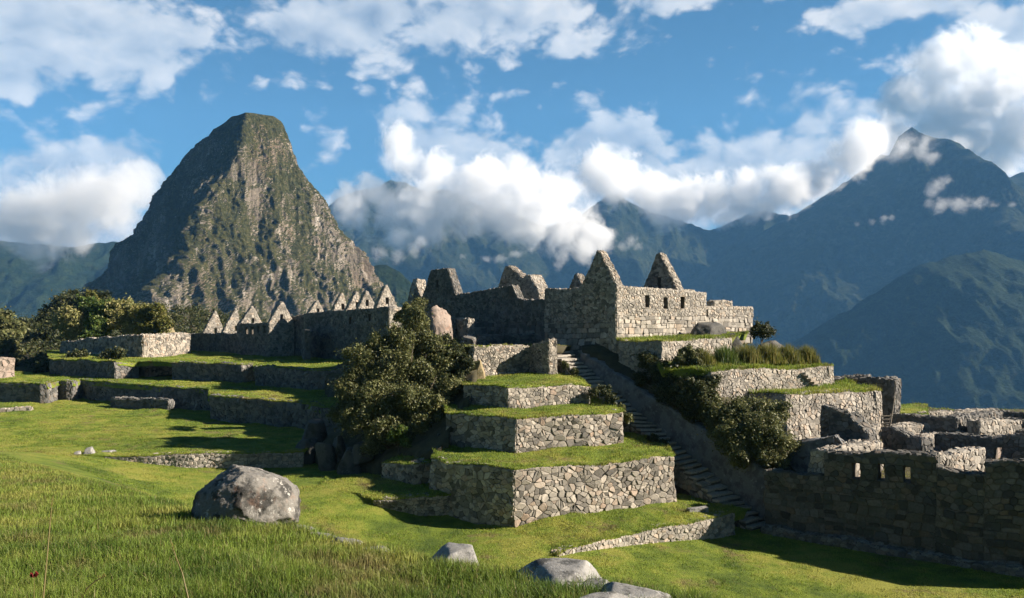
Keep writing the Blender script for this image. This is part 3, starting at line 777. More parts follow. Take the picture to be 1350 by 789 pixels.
cloud(3400, [(820, 240, 48), (860, 255, 46), (905, 262, 44), (940, 258, 40), (790, 225, 44), (870, 285, 26), (985, 260, 40), (1030, 250, 42), (955, 290, 22)], amp=1.1)
cloud(2800, [(742, 338, 15), (735, 350, 9), (752, 328, 10)], soft=.8, dens=.009, amp=1.3)
cloud(2850, [(640, 342, 10), (660, 341, 12), (680, 336, 10), (610, 338, 7), (700, 330, 8)], soft=.6, dens=.009, amp=1.3, flat=1.5)
cloud(2800, [(500, 335, 14), (525, 338, 13), (545, 330, 12), (555, 318, 12)], soft=.6, dens=.008, amp=1.3)
cloud(2900, [(832, 318, 13), (820, 325, 9), (840, 325, 9)], soft=.8, dens=.009, amp=1.3)
cloud(3250, [(1172, 182, 22), (1190, 195, 24), (1155, 195, 18), (1215, 198, 18), (1230, 206, 16), (1140, 205, 16)], soft=.9, dens=.008, amp=1.3)
cloud(3500, [(1192, 188, 26), (1225, 190, 28), (1265, 200, 28), (1165, 203, 22), (1295, 222, 20), (1135, 215, 18)], soft=1.1, dens=.007, amp=1.4)
cloud(2900, [(1236, 244, 15), (1228, 252, 11), (1245, 238, 11)], soft=.8, dens=.010, amp=1.3)
cloud(2800, [(1240, 272, 16), (1265, 268, 19), (1288, 268, 15), (1225, 268, 10), (1310, 271, 9), (1335, 270, 7)], soft=.8, dens=.010, amp=1.2, flat=1.2)
cloud(2900, [(1150, 292, 6), (1165, 289, 8), (1130, 296, 5), (1175, 287, 6)], soft=.7, dens=.008, amp=1.3)
cloud(3450, [(1085, 232, 34), (1120, 205, 38), (1050, 250, 30), (1010, 272, 22), (1140, 180, 40)], soft=.5, amp=1.1)
cloud(4050, [(1200, 130, 44), (1240, 95, 52), (1285, 75, 50), (1300, 130, 58), (1255, 150, 50), (1335, 175, 55), (1345, 100, 50), (1290, 190, 42), (1180, 175, 36), (1225, 180, 34), (1390, 150, 60), (1150, 190, 34), (1320, 215, 34)], amp=1.2)
cloud(2100, [(20, 290, 62), (75, 275, 70), (130, 265, 62), (170, 240, 44), (40, 320, 40), (100, 310, 36), (190, 225, 26)], amp=1.0)

# ------------------------------------------------------------------ terraces in the middle
E1 = Vector((-.65, .76)); E2 = Vector((.76, .65))
def ua(p0, p1, u):
    """distance along the plan line p0-p1 at which bearing u crosses it"""
    k = (u-U0)/F; p0 = Vector(p0[:2]); p1 = Vector(p1[:2]); d = (p1-p0).normalized()
    return (k*p0.y-p0.x)/(d.x-k*d.y)
def zat(p0, p1, u, v):
    a = ua(p0, p1, u); d = (Vector(p1[:2])-Vector(p0[:2])).normalized(); y = p0[1]+d.y*a
    return (V0-v)/F*y
def hole(p0, p1, u0, u1, v0, v1):
    a0, a1 = ua(p0, p1, u0), ua(p0, p1, u1); um, vm = (u0+u1)/2, 0
    return (min(a0, a1), max(a0, a1), zat(p0, p1, (u0+u1)/2, v1), zat(p0, p1, (u0+u1)/2, v0))
def V3(p, z): return Vector((p[0], p[1], z))
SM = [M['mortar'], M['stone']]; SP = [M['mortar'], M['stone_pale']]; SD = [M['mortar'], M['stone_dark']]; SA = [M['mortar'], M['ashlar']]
def polywall(B, pts, tops, bots, **kw):
    for i in range(len(pts)-1):
        L = dist2(pts[i], pts[i+1])
        o_ = straight(L, bots[i], tops[i], bots[i+1], tops[i+1]); e = kw.get('lean', 0)*(tops[i]-bots[i])*.6
        if i > 0: o_[0] = (-e, o_[0][1])
        if i < len(pts)-2: o_[1] = (L+e, o_[1][1])
        wall(B, pts[i], pts[i+1], o_, **kw)
def terrace_wall(label, pts, tops, bots, mats=SM, group='stone retaining walls of the terraces', **kw):
    B = MB(); polywall(B, pts, tops, bots, **kw)
    o = B.build('terrace_wall', mats, loc=V3(pts[len(pts)//2], min(bots)))
    return tag(o, label, 'wall', group)
Ac, Ar, Al1, Al2 = PX(678, 41), PX(888, 45.6), PX(625, 42.4), PX(567, 44.6)
terrace_wall('tallest sunlit retaining wall of the stepped terraces, lowest full tier beside the long staircase', [Al2, Al1, Ac, Ar], [-7.95, -7.9, -7.9, -7.95], [-11.4]*4, size=0.265, lean=.06, thick=.8)
lawn('terrace_lawn', [V3(Al2, -7.85), V3(Al1, -7.82), V3(Ac, -7.8), V3(Ar, -7.85), (9.3, 49.3, -7.7), (7.0, 52.6, -7.4), (3, 56, -7.5), (-3, 54, -7.5), (-4.5, 49, -7.7)])
Bc, Br, Bl = PX(681, 46), PX(820, 48.9), PX(588, 49)
terrace_wall('second sunlit retaining wall above the tallest one, with a pale white stone in its face', [Bl, Bc, Br], [-5.85, -5.85, -5.85], [-8.2]*3, size=0.265, lean=.06, thick=.8)
lawn('terrace_lawn', [V3(Bl, -5.75), V3(Bc, -5.75), V3(Br, -5.75), (6.7, 52.4, -5.6), (4.7, 55.5, -5.2), (0, 58, -5.3), (-5, 56, -5.5)])
Cc, Cr, Cl = PX(668, 49.5), PX(778, 52.3), PX(612, 51.8)
terrace_wall('short sunlit retaining wall, third tier up, with weeds at its stair end', [Cl, Cc, Cr], [-4.42, -4.42, -4.4], [-6.0]*3, size=0.203, lean=.05, thick=.7)
lawn('terrace_lawn', [V3(Cl, -4.33), V3(Cc, -4.33), V3(Cr, -4.3), (4.6, 55.6, -4.0), (2.5, 59, -3.9), (-3, 59, -4.0), (-3.6, 55, -4.2)])
Dl, Dc, Dr = PX(625, 55.5), PX(697, 58.5), PX(724, 56.3)
terrace_wall('upper rubble retaining wall under the pink boulders, half sunlit and half in shade', [Dl, Dc, Dr], [-2.02, -2.05, -1.5], [-4.4, -4.4, -4.6], size=0.187, lean=.03, thick=.7)
lawn('upper_ground', [V3(Dl, -2.0), V3(Dc, -2.03), V3(Dr, -1.75), (4.5, 59, -2.2), (-6, 74, -1.5), (-11, 74, -2.0), (-7.5, 60, -2.1)], mat='soil', tuft=.35)
B = MB(); polywall(B, [PX(632, 63.5), PX(722, 65)], [-1.35, -1.35], [-2.3, -2.3], size=0.187, thick=.6)
tag(B.build('rubble_wall', SD, loc=V3(PX(680, 64), -2.2)), 'low shaded rubble wall at the foot of the big dark house wall', 'wall')
B = MB(); polywall(B, [PX(582, 66.5), PX(601, 68.2), PX(617, 66.4)], [-.05, -.05, -.1], [-2.4]*3, size=0.187, thick=.6)
tag(B.build('rubble_wall', SP, loc=V3(PX(600, 68), -2.2)), 'short pale wall stub between the pink boulder and the dark house wall', 'wall')

terrace_wall('low pale retaining wall across the plaza grass behind the big boulder', [PX(140, 52), PX(250, 52.4), PX(330, 53.2), PX(400, 54)], [-9.08, -9.08, -9.06, -9.06], [-9.3, -10.3, -10.4, -10.4], mats=SP, size=0.211, thick=.6)
lawn('plaza_lawn', [V3(PX(-70, 51), -9.05), V3(PX(60, 51.6), -9.03), V3(PX(140, 52), -8.98), V3(PX(250, 52.4), -8.98), V3(PX(330, 53.2), -8.97), V3(PX(400, 54), -8.97), V3(PX(430, 60), -8.98), (-14, 66, -9), (-26, 76, -9), (-40, 90, -9), (-75, 96, -9), (-75, 60, -9.05)], res=.8, tuft=1.6, hgt=.06)
terrace_wall('curved low retaining wall half in shadow at the foot of the tallest terrace', [PX(495, 43.1), PX(560, 42.9), PX(634, 44.0)], [-9.86, -9.62, -9.55], [-10.2, -11.1, -11.2], size=0.187, thick=.6)
lawn('plaza_lawn', [V3(PX(495, 43.1), -9.80), V3(PX(560, 42.9), -9.54), V3(PX(634, 44.0), -9.48), (-3.6, 46.4, -9.5), (-5.5, 48, -9.5), V3(PX(430, 50), -9.82), V3(PX(420, 46), -9.86)], res=.4)
terrace_wall('low stub wall of squared stones with turf on top beneath the big dark tree', [PX(503, 48.4), PX(530, 47.2), PX(545, 46.2), PX(574, 46.6)], [-8.75, -8.6, -8.45, -8.4], [-10]*4, size=0.234, thick=1.2)
lawn('terrace_lawn', [V3(PX(503, 48.4), -8.68), V3(PX(530, 47.2), -8.52), V3(PX(545, 46.2), -8.38), V3(PX(574, 46.6), -8.33), (-4.5, 48.6, -8.2), (-7, 50, -8.5)])
L3 = [PX(735, 36.4), PX(850, 40), PX(968, 43.6)]
terrace_wall('lowest pale retaining wall running to the foot of the staircase', L3, [-10.8, -10.74, -10.75], [-11.3, -11.7, -12.1], mats=SP, size=0.203, thick=.6)
lawn('plaza_lawn', [V3(L3[0], -10.78), V3(L3[1], -10.65), V3(L3[2], -10.68), (13.2, 44.6, -10.7), (11.2, 47, -10.6), (9.2, 47.4, -10.5), (.5, 43, -10.45), V3(PX(634, 44.2), -10.75), V3(PX(575, 42.6), -11.05), V3(PX(600, 40), -11.15), (-.5, 37, -11.35)], res=.4)

# ---- long staircase up the middle
SL0, SL1 = Vector((13.3, 44.3)), Vector((2.7, 58.2)); SW = Vector((.80, .60))*1.75; SZ0, SZ1 = -11.85, -2.5
NS = 40
st = thing('stone_staircase', V3(SL0, -11.9), 'long worn stone staircase climbing between the grass terraces and the slanting wall', 'staircase')
for i in range(NS):
    a = SL0.lerp(SL1, i/NS); b = SL0.lerp(SL1, (i+1.25)/NS); z = SZ0+(SZ1-SZ0)*(i+1)/NS
    B = MB(); j = lambda s=.035: Vector((R.gauss(0, s), R.gauss(0, s)))
    n_ = R.choice((1, 2, 2, 3)); cuts = [0]+sorted(R.uniform(.25, .75) for _ in range(n_-1))+[1]
    nd = (b-a).normalized()
    for k in range(n_):
        f0, f1 = cuts[k]+.008, cuts[k+1]-.008
        q = [a+SW*f0-nd*R.uniform(.0, .09)+j(.02), a+SW*f1-nd*R.uniform(0, .09)+j(.02), b+SW*f1, b+SW*f0]
        dz = R.gauss(0, .018); e = .03; zz = z+dz; c_ = sum(q, Vector((0, 0)))/4
        top = [V3(c_.lerp(x, .965), zz+R.gauss(0, .008)) for x in q]; mid = [V3(x, zz-e) for x in q]; bot = [V3(x, zz-.11) for x in q]
        B.add(top+mid+bot, [[0, 1, 2, 3], [11, 10, 9, 8]]+[[r*4+(t+1) % 4, r*4+t, r*4+t+4, r*4+(t+1) % 4+4] for r in (0, 1) for t in range(4)])
        rq = [x+nd*.06 for x in q]; B.prism([V3(x, zz-.108) for x in rq], [V3(x, zz-.36) for x in rq], 1)
    B.build('step', [M['stone_pale'], M['stone_dark']], st)  # light on treads and shade on risers put into the two stone colours
B = MB()      # the flank that carries the flight
for i in range(NS):
    a = SL0.lerp(SL1, i/NS); b = SL0.lerp(SL1, (i+1)/NS); z = SZ0+(SZ1-SZ0)*(i+.4)/NS
    B.prism([V3(x, z) for x in (a, a+SW, b+SW, b)], [V3(x, z-4) for x in (a, a+SW, b+SW, b)])
La = (SL1-SL0).length
d_ = (SL1-SL0).normalized(); nrm = Vector((-d_.y, d_.x))
masonry(B, [(0, -12.2), (La, SZ1-3), (La, SZ1-.15), (0, SZ0-.15)], lambda a, b, k: V3(SL0+d_*a+nrm*(k+.01), b), .3, 1.4)
B.build('flank', SM, st)
# slanting wall on the right of the stairs
Rt, Rb = SL1+SW*1.03, SL0+SW*1.03
B = MB(); prof = [(.07, -2.5), (.16, -3.0), (.35, -4.3), (.63, -6.2), (.85, -7.75), (1, -9.0), (1.02, -9.5)]
dw = (Rb-Rt).normalized(); nw = Vector((dw.y, -dw.x)); NA, NB = 90, 12; vs = []
for i in range(NA+1):
    t = prof[0][0]+(prof[-1][0]-prof[0][0])*i/NA; q = Rt.lerp(Rb, t)
    zt = np.interp(t, [p_[0] for p_ in prof], [p_[1] for p_ in prof])+.10*float(fbm(p3(i*.21, 3.3, 1), 4)); zb = SZ1+(SZ0-SZ1)*t-.6
    for k in range(NB+3):
        f = min(k/NB, 1); z = zb+(zt-zb)*f; w = .14*float(fbm(p3(i*.16, k*.22, 5), 5))-.16*f
        if k > NB: w -= .45*(k-NB); z += .04*float(fbm(p3(i*.5, k, 8), 3))-(.03 if k > NB+1 else 0)
        vs.append(V3(q+nw*w, z))
W_ = NB+3
B.add(vs, [[i*W_+k, (i+1)*W_+k, (i+1)*W_+k+1, i*W_+k+1] for i in range(NA) for k in range(W_-1)])
for i in (0, NA): B.add([vs[i*W_+k] for k in range(W_)]+[vs[i*W_+W_-1]-Vector((0, 0, 3.5)), vs[i*W_]-Vector((0, 0, 1))], [list(range(W_+2))])
tag(B.build('stair_wall', M['plaster'], loc=V3(Rb, -12), smooth=True), 'smooth slanting grey wall that follows the right side of the long staircase', 'wall')

# ------------------------------------------------------------------ terraces right of the stairs
R1a, R1b, R1c = PX(815, 57.3), PX(871, 54), Vector((16.4, 59.4))
terrace_wall('uppermost retaining wall right below the sunlit house front with three windows', [R1a, R1b, R1c], [-1.68, -1.6, -1.45], [-4.2, -4.2, -3.6], mats=SP, size=0.234, thick=.7)
lawn('terrace_lawn', [V3(R1a, -1.62), V3(R1b, -1.52), V3(R1c, -1.38), (19.0, 64.2, -1.2), (15.6, 66.2, -1.15), (7.7, 58.05, -1.55)], mat='lawn', hgt=.16)
R2a, R2b = Vector((12.5, 50.3)), Vector((22.9, 56.8))
R2 = terrace_wall('long pale retaining wall with protruding stone steps below the tall reeds', [R2a, R2b, R2b+E1*4], [-3.32, -3.45, -3.4], [-6.6, -7, -7], mats=SP, size=0.195, thick=.7, lean=.06)
B = MB(); d_ = (R2b-R2a).normalized(); nr = Vector((d_.y, -d_.x))
for k in range(5):
    a = ua(R2a, R2b, 1056+k*4.0); q = R2a+d_*a; z = zat(R2a, R2b, 1056, 489.5+k*4.6)
    vs = [q-d_*.24, q+d_*.24, q+d_*.24+nr*.5, q-d_*.24+nr*.5]
    B.prism([V3(x, z) for x in vs[::-1]], [V3(x, z-.16) for x in vs[::-1]])
B.build('protruding_steps', M['stone_pale'], R2)
lawn('terrace_lawn', [V3(R2a, -3.26), V3(R2b, -3.38), (22.0, 60.2, -3.1), (18, 62, -2.8), (16.4, 59.4, -2.9), (10.1, 54, -3.0), (9.6, 52.2, -3.2)], hgt=.2)
R3a, R3b, R3c = PX(983, 52.2), PX(1035, 50), PX(1160, 54.2)
terrace_wall('pale retaining wall with a sloping right end and shadow over its lower half', [R3a, R3b, R3c, R3c+E1*5], [-4.9, -4.8, -4.98, -4.95], [-8.2]*4, mats=SP, size=0.218, thick=.7, lean=.10)
lawn('terrace_lawn', [V3(R3a, -4.83), V3(R3b, -4.72), V3(R3c, -4.9), (25.0, 58.5, -4.8), (22.9, 57.2, -4.7), (13.5, 51.2, -4.6)], hgt=.2)
# soil slopes that carry the bushes
def slope(name, pts, res=.5, mat='soil', rough=.35, polyn=None):
    a = np.array(pts, float); xs = np.arange(a[:, 0].min()-.5, a[:, 0].max()+.5, res); ys = np.arange(a[:, 1].min()-.5, a[:, 1].max()+.5, res)
    poly = np.array([(p[0], p[1]) for p in (polyn or pts)])
    def keep(X, Y):
        c = np.zeros(X.shape, bool); n = len(poly)
        for i in range(n):
            (x1, y1), (x2, y2) = poly[i], poly[(i+1) % n]
            if y1 == y2: continue
            c ^= ((y1 > Y) != (y2 > Y)) & (X < (x2-x1)*(Y-y1)/(y2-y1)+x1)
        return c
    o = grid_mesh(name, xs, ys, lambda X, Y: tps(a, X, Y, .3)+rough*fbm(p3(X*.6, Y*.6, 2), 5), M[mat], keep)
    bm = bmesh.new(); bm.from_mesh(o.data); bmesh.ops.delete(bm, geom=[v for v in bm.verts if not v.link_faces], context='VERTS')
    r = bmesh.ops.extrude_edge_only(bm, edges=[e for e in bm.edges if e.is_boundary])
    for v in r['geom']:
        if isinstance(v, bmesh.types.BMVert): v.co.z -= 5
    bm.to_mesh(o.data); bm.free()
    return tag(o, kind='structure')
slope('bank_slope', [(15.0, 45.6, -9.6), (13, 47.9, -8.4), (11.4, 50, -6.9), (9.5, 52.4, -5.6), (6.6, 56.2, -3.7), (5.2, 58.2, -2.6), (7.6, 58.2, -2.4), (8.5, 59.5, -2.3), (8.0, 57, -3.2), (10.2, 53.6, -4.2), (12.3, 50.4, -5.2), (14, 54, -4.4), (12, 56, -3.9), (20, 54, -6.4), (15.2, 52.2, -5.4), (17.2, 49.7, -7.6), (20, 50, -8.2), (19, 45, -9.6), (16.6, 44.9, -9.9)],
      polyn=[(15.3, 45.3), (4.8, 58.8), (8.5, 59.8), (12.5, 57), (15, 55), (20.5, 54.5), (21, 50), (19.5, 44.6)])
slope('rock_slope', [(-14.4, 62, -8.9), (-14.2, 56, -9.4), (-12.4, 53, -9.9), (-9.8, 51.5, -9.8), (-7, 49.2, -8.7), (-4.6, 46.3, -8.2), (-3.2, 50, -5.9), (-2.6, 54, -3.9), (-3.2, 57, -2.3), (-7.5, 61, -2.1), (-12, 73, -2.6), (-18, 76, -5.0)], res=.35, rough=.7)
# footing under the ruins on the right
lawn('ruin_ground', [(15.6, 45.6, -9.3), (24.2, 38.2, -9.4), (38, 34, -9.4), (52, 48, -8.8), (46, 70, -8.0), (27, 66, -7.6), (21, 56, -7.9), (17, 52, -8.4)], mat='soil', tuft=.4, res=.7, skirt=5)
lawn('terrace_lawn', [V3(PX(1176, 61.5), -7.55), V3(PX(1222, 61.5), -7.55), V3(PX(1222, 69), -7.5), V3(PX(1176, 69), -7.5)])

# ------------------------------------------------------------------ the gabled house on the terrace top
C0 = PX(813, 58)
def T(t, s=0): return C0+E1*t+E2*s
hs = thing('gabled_house', V3(C0, -2), 'roofless stone house with steep gables and three narrow windows in its sunlit front', 'house', 'ruined stone houses')
B = MB(); L = 7.7
wall(B, T(7.7), T(0), straight(7.7, -4.4, 2.3), thick=.75, size=0.211, course=(-.35, 0.451, 1.25, .16))
B.build('side_wall', SM, hs)
B = MB(); a_, b_ = T(7.7), T(0)
wall(B, a_, b_, [(4.0, 2.32), (7.68, 2.32), (5.98, 4.98), (5.74, 4.98)], thick=.75, size=0.203)
B.build('gable', SM, hs)
B = MB(); f0, f1 = T(0), T(0, 9.3)
hl = [hole(f0, f1, u-2.8, u+2.8, v, v+15.5) for u, v in ((852.4, 390), (876.6, 392), (899.2, 391.5))]
wall(B, f0, f1, straight(9.3, -2.7, 2.28, None, 2.2), thick=.75, size=0.211, holes=hl, course=(.15, 0.41, 1.3, .2))
B.build('front_wall', SP, hs)
B = MB(); g0, g1 = T(3.7, 7.3), T(0.0, 7.3)
wall(B, g0, g1, [(0, 1.95), (3.7, 1.95), (1.85, 5.2), (1.5, 5.2), (0, 2.4)], thick=.75, size=0.203, holes=[(1.55, 1.9, 2.4, 3.3)])
wall(B, g0, T(.8, 7.3), straight(2.9, -1.5, 1.93), thick=.75, size=0.234, lod=0)
B.build('gable', SM, hs)
B = MB(); wall(B, T(3.7, .75), T(3.7, 9.3), straight(8.55, -2, 2.0), thick=.7, size=0.273, lod=0); B.build('back_wall', SM, hs)
# lower annex at its right end
an = thing('ruined_annex', V3(T(0, 10), -1.5), 'broken lower wall stepping down right of the sunlit house front', 'ruin')
B = MB(); p0, p1 = T(0, 9.35), T(.1, 11.0); wall(B, p0, p1, straight(dist2(p0, p1), -2.2, 2.05), thick=1.2, size=0.211, course=(.2, 0.41, 1.3, .2)); B.build('pier', SP, an)
B = MB(); p0, p1 = T(.5, 11.05), T(.4, 18.2); LL = dist2(p0, p1)
hh_ = [hole(p0, p1, 929, 936, 405.5, 416)]
wall(B, p0, p1, straight(LL, -2.2, .95), thick=.8, size=0.234, course=(.1, 0.451, 1.3, .2), holes=[(.15, .75, .1, .7)])
wall(B, T(.5, 12.6), T(.45, 15.2), straight(2.6, .97, 1.42), thick=.7, size=0.195)
B.build('low_wall', SP, an)

# ---- second house on the same long wall
h2 = thing('gabled_house', V3(T(16), -2), 'long dark house wall with broken truncated gables left of the sunlit house', 'house', 'ruined stone houses')
B = MB(); kw = dict(thick=.75, size=0.218, course=(-.3, 0.41, 1.3, .18))
wall(B, T(10.3), T(7.75), straight(2.55, -3.6, 1.42), **kw)
wall(B, T(12.2), T(10.3), [(0, -3), (1.9, -3), (1.9, 1.45), (1.2, 1.6), (.5, 2.7), (0, 2.72)], **kw)
wall(B, T(19.8), T(12.2), straight(7.6, -2.8, 2.15, None, 2.68), **kw)
wall(B, T(26), T(19.8), straight(6.2, -2.6, 1.9, None, 2.13), **kw)
B.build('long_wall', SD, h2)
B = MB(); wall(B, T(25.4), T(19.2), [(.3, 1.95), (5.9, 2.1), (4.55, 4.6), (1.75, 4.6)], thick=.8, size=0.211, holes=[(2.6, 2.95, 2.9, 3.6)]); B.build('gable', SD, h2)
B = MB(); wall(B, T(21, 6), T(15, 6), [(0, -1), (5.95, -1), (5.7, 2.1), (3.5, 4.05), (1.9, 4.98), (1.3, 4.98), (0, 2.8)], thick=.85, size=0.211); B.build('gable', SM, h2)
B = MB(); wall(B, T(17.3, 6.0), T(14.8, 6.0), [(0, 1.6), (2.45, 1.6), (2.4, 2.3), (1.15, 4.0), (.45, 4.05), (0, 3.6)], thick=1.5, size=0.211); B.build('gable', SP, h2)
B = MB(); wall(B, T(10.1, 5), T(8.1, 5), [(0, -1), (2, -1), (2, 2.3), (1.1, 3.75), (.85, 3.75), (0, 2.4)], thick=.7, size=0.203); B.build('gable', SM, h2)
B = MB(); p0, p1 = PX(544, 76.5), PX(562, 78.2)
wall(B, p0, p1, [(0, .0), (dist2(p0, p1), .0), (dist2(p0, p1)-.05, 3.7), (.75, 3.8), (0, 1.8)], thick=.6, size=0.211); B.build('gable', SP, h2)

# ------------------------------------------------------------------ the row of gabled houses along the left skyline
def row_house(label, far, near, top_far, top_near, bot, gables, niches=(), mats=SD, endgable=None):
    h = thing('gabled_house', V3(near, bot), label, 'house', 'ruined stone houses')
    d = (Vector(near)-Vector(far)); L = d.length; d.normalize()
    B = MB(); hs_ = [hole(far, near, u-1.6, u+1.6, v, v+9.5) for u, v in niches]
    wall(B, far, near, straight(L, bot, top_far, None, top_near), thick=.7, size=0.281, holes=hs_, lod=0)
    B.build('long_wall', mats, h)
    for (uL, uR, up, vp, vb) in gables:
        a = ua(far, near, uL); q = Vector(far)+d*a
        k = (uR-U0)/F; W = (k*q.y-q.x)/(E2.x-k*E2.y)                   # runs back from the long wall
        k = (up-U0)/F; wp = (k*q.y-q.x)/(E2.x-k*E2.y); yp = q.y+E2.y*wp
        zb = (V0-vb)/F*q.y; zp = (V0-vp)/F*yp
        B = MB(); zm = zb+.45*(zp-zb)
        wall(B, q, q+E2*W, [(0, zb-1.6), (W, zb-1.6), (W, zb+.1), (wp+.12, zp), (wp-.12, zp), (0, zb+.1)], thick=.65, size=0.25, lod=0, holes=[(wp-.2, wp+.2, zb+.35, zb+1.05)])
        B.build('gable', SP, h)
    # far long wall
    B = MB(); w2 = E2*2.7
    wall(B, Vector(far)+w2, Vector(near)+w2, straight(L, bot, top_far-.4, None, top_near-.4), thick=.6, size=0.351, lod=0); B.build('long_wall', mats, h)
    return h
n1, f1_ = PX(513, 85), PX(400, 99.8)
h = row_house('largest house of the left gabled row, its long dark wall under five sunlit gables', f1_, n1, .55, 1.2, -5.2,
          [(496, 523, 510, 378, 406), (473, 497, 484, 385, 408), (457, 475, 471, 385, 410), (438, 459, 452, 388, 413), (404, 430, 419, 397, 418)], [(438, 421), (462, 418), (488, 414)])
B = MB(); q = PX(513, 85); wall(B, q+Vector((.02, .0)), q+E2*1.6, straight(1.6, -5.2, 1.1), thick=.6, size=0.265, lod=0); B.build('end_wall', SP, h)
B = MB(); wall(B, PX(383, 103.5), PX(403, 100.5), straight(dist2(PX(383, 103.5), PX(403, 100.5)), -5.2, .1, None, .45), thick=.6, size=.3, lod=0); B.build('side_wall', SD, h)
n2, f2_ = PX(355, 100), PX(313, 107)
h = row_house('middle house of the left gabled row with a sunlit end wall and four niches', f2_, n2, -.75, -.7, -5.2, [(315, 347, 333, 405, 430)], [(325, 431), (333, 431), (341, 430.5), (349, 430)])
B = MB(); q = n2+Vector((.02, 0)); W = 3.3
wall(B, q, q+E2*W, [(0, -5.2), (W, -5.2), (W, -.55), (1.85, 2.0), (1.5, 2.0), (0, -.55)], thick=.65, size=0.234, lod=0, holes=[(1.45, 1.85, -.2, .5)]); B.build('end_wall', SP, h)
B = MB(); wall(B, PX(398, 97), PX(402, 92), straight(dist2(PX(398, 97), PX(402, 92)), -5.2, -1.4), thick=.6, size=0.265, lod=0); B.build('side_wall', SD, h)
n3, f3_ = PX(313, 109), PX(247, 121)
row_house('farthest house of the left gabled row, its two pale gables nearest the rock mountain', f3_, n3, -2.35, -2.1, -5.6, [(293, 319, 311, 408, 440), (267, 297, 284, 411, 442)])

# ------------------------------------------------------------------ left terraces round the plaza
t1 = [PX(0, 86), PX(62, 85), PX(76, 88), PX(96, 87.5), PX(108, 89.5), PX(150, 86), PX(215, 80.5), PX(276, 78)]
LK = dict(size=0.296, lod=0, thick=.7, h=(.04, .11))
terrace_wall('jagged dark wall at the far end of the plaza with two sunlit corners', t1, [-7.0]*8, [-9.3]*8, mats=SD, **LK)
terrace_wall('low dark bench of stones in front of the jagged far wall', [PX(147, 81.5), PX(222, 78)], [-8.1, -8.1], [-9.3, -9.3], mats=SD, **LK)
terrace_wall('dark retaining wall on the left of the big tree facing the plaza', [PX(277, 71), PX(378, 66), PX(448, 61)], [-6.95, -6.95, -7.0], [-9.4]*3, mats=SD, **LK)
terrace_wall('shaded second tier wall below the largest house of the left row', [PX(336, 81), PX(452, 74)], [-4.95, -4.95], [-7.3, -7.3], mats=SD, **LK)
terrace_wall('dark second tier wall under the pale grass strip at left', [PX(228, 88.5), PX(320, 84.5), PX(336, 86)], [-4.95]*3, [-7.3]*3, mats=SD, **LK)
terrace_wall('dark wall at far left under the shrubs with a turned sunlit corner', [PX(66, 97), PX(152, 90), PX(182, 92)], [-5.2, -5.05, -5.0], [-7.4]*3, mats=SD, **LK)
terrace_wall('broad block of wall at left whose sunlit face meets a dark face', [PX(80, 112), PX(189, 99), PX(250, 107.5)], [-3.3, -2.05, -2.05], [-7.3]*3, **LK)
terrace_wall('short lit wall fragment with a ridge of pale stones at the left edge', [PX(-25, 89.5), PX(19, 93)], [-4.6, -4.5], [-7.2]*2, mats=[M['mortar'], M['pinkrock']], size=0.546, lod=0, thick=1.2)
def zl(pts, z): return [V3(p, z) for p in pts]
lawn('terrace_lawn', [V3(PX(-60, 86), -6.9)]+zl([PX(0, 86), PX(62, 85), PX(76, 88), PX(96, 87.5), PX(108, 89.5), PX(150, 86), PX(215, 80.5), PX(276, 78), PX(277, 71), PX(378, 66), PX(448, 61)], -6.88)+[(-15.5, 76, -6.8), (-34, 90, -6.8), (-70, 104, -6.8), (-80, 100, -6.9)], res=1.0, tuft=1.3)
lawn('terrace_lawn', zl([PX(66, 97), PX(152, 90), PX(182, 92), PX(228, 88.5), PX(320, 84.5), PX(336, 86), PX(336, 81), PX(452, 74)], -4.88)+[(-11, 80, -4.8), (-12, 88, -4.8), (-30, 112, -4.8), (-48, 125, -4.8), (-70, 120, -4.9)], res=1.0, tuft=1.3)
B = MB(); polywall(B, [PX(-10, 76), PX(41, 77)], [-8.75, -8.75], [-9.3, -9.3], size=0.39, lod=0, thick=1.0)
tag(B.build('stone_slab', SP, loc=V3(PX(20, 77), -9)), 'long pale low slab lying on the grass at the left edge', 'slab')

# ------------------------------------------------------------------ roofless rooms at right
FWa, FWb, FWc = PX(1008, 44.4), PX(1087, 42.6), PX(1420, 36.1)
FWc = FWc+(FWc-FWb).normalized()*3
fw = thing('enclosure_wall', V3(FWb, -12), 'great dark enclosure wall at lower right with three small windows near its top', 'wall')
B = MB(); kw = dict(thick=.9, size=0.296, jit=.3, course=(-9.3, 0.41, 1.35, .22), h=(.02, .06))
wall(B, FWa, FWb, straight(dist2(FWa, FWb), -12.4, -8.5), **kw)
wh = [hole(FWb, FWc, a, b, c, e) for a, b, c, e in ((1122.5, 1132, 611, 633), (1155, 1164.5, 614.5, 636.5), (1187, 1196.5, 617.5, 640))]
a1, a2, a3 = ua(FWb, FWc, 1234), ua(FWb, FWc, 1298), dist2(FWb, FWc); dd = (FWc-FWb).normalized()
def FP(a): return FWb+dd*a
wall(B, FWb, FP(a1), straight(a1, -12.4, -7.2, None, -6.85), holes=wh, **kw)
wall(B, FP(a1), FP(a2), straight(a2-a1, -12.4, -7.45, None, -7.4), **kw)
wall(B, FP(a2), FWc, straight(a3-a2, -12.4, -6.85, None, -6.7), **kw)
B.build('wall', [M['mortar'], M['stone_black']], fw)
B = MB(); nn_ = Vector((dd.y, -dd.x))
pl = [FWa+nn_*.75, FWb+nn_*.75, FWc+nn_*.75]; polywall(B, pl, [-11.62]*3, [-12.3]*3, size=0.234, thick=.8)
B.build('plinth', SD, fw)
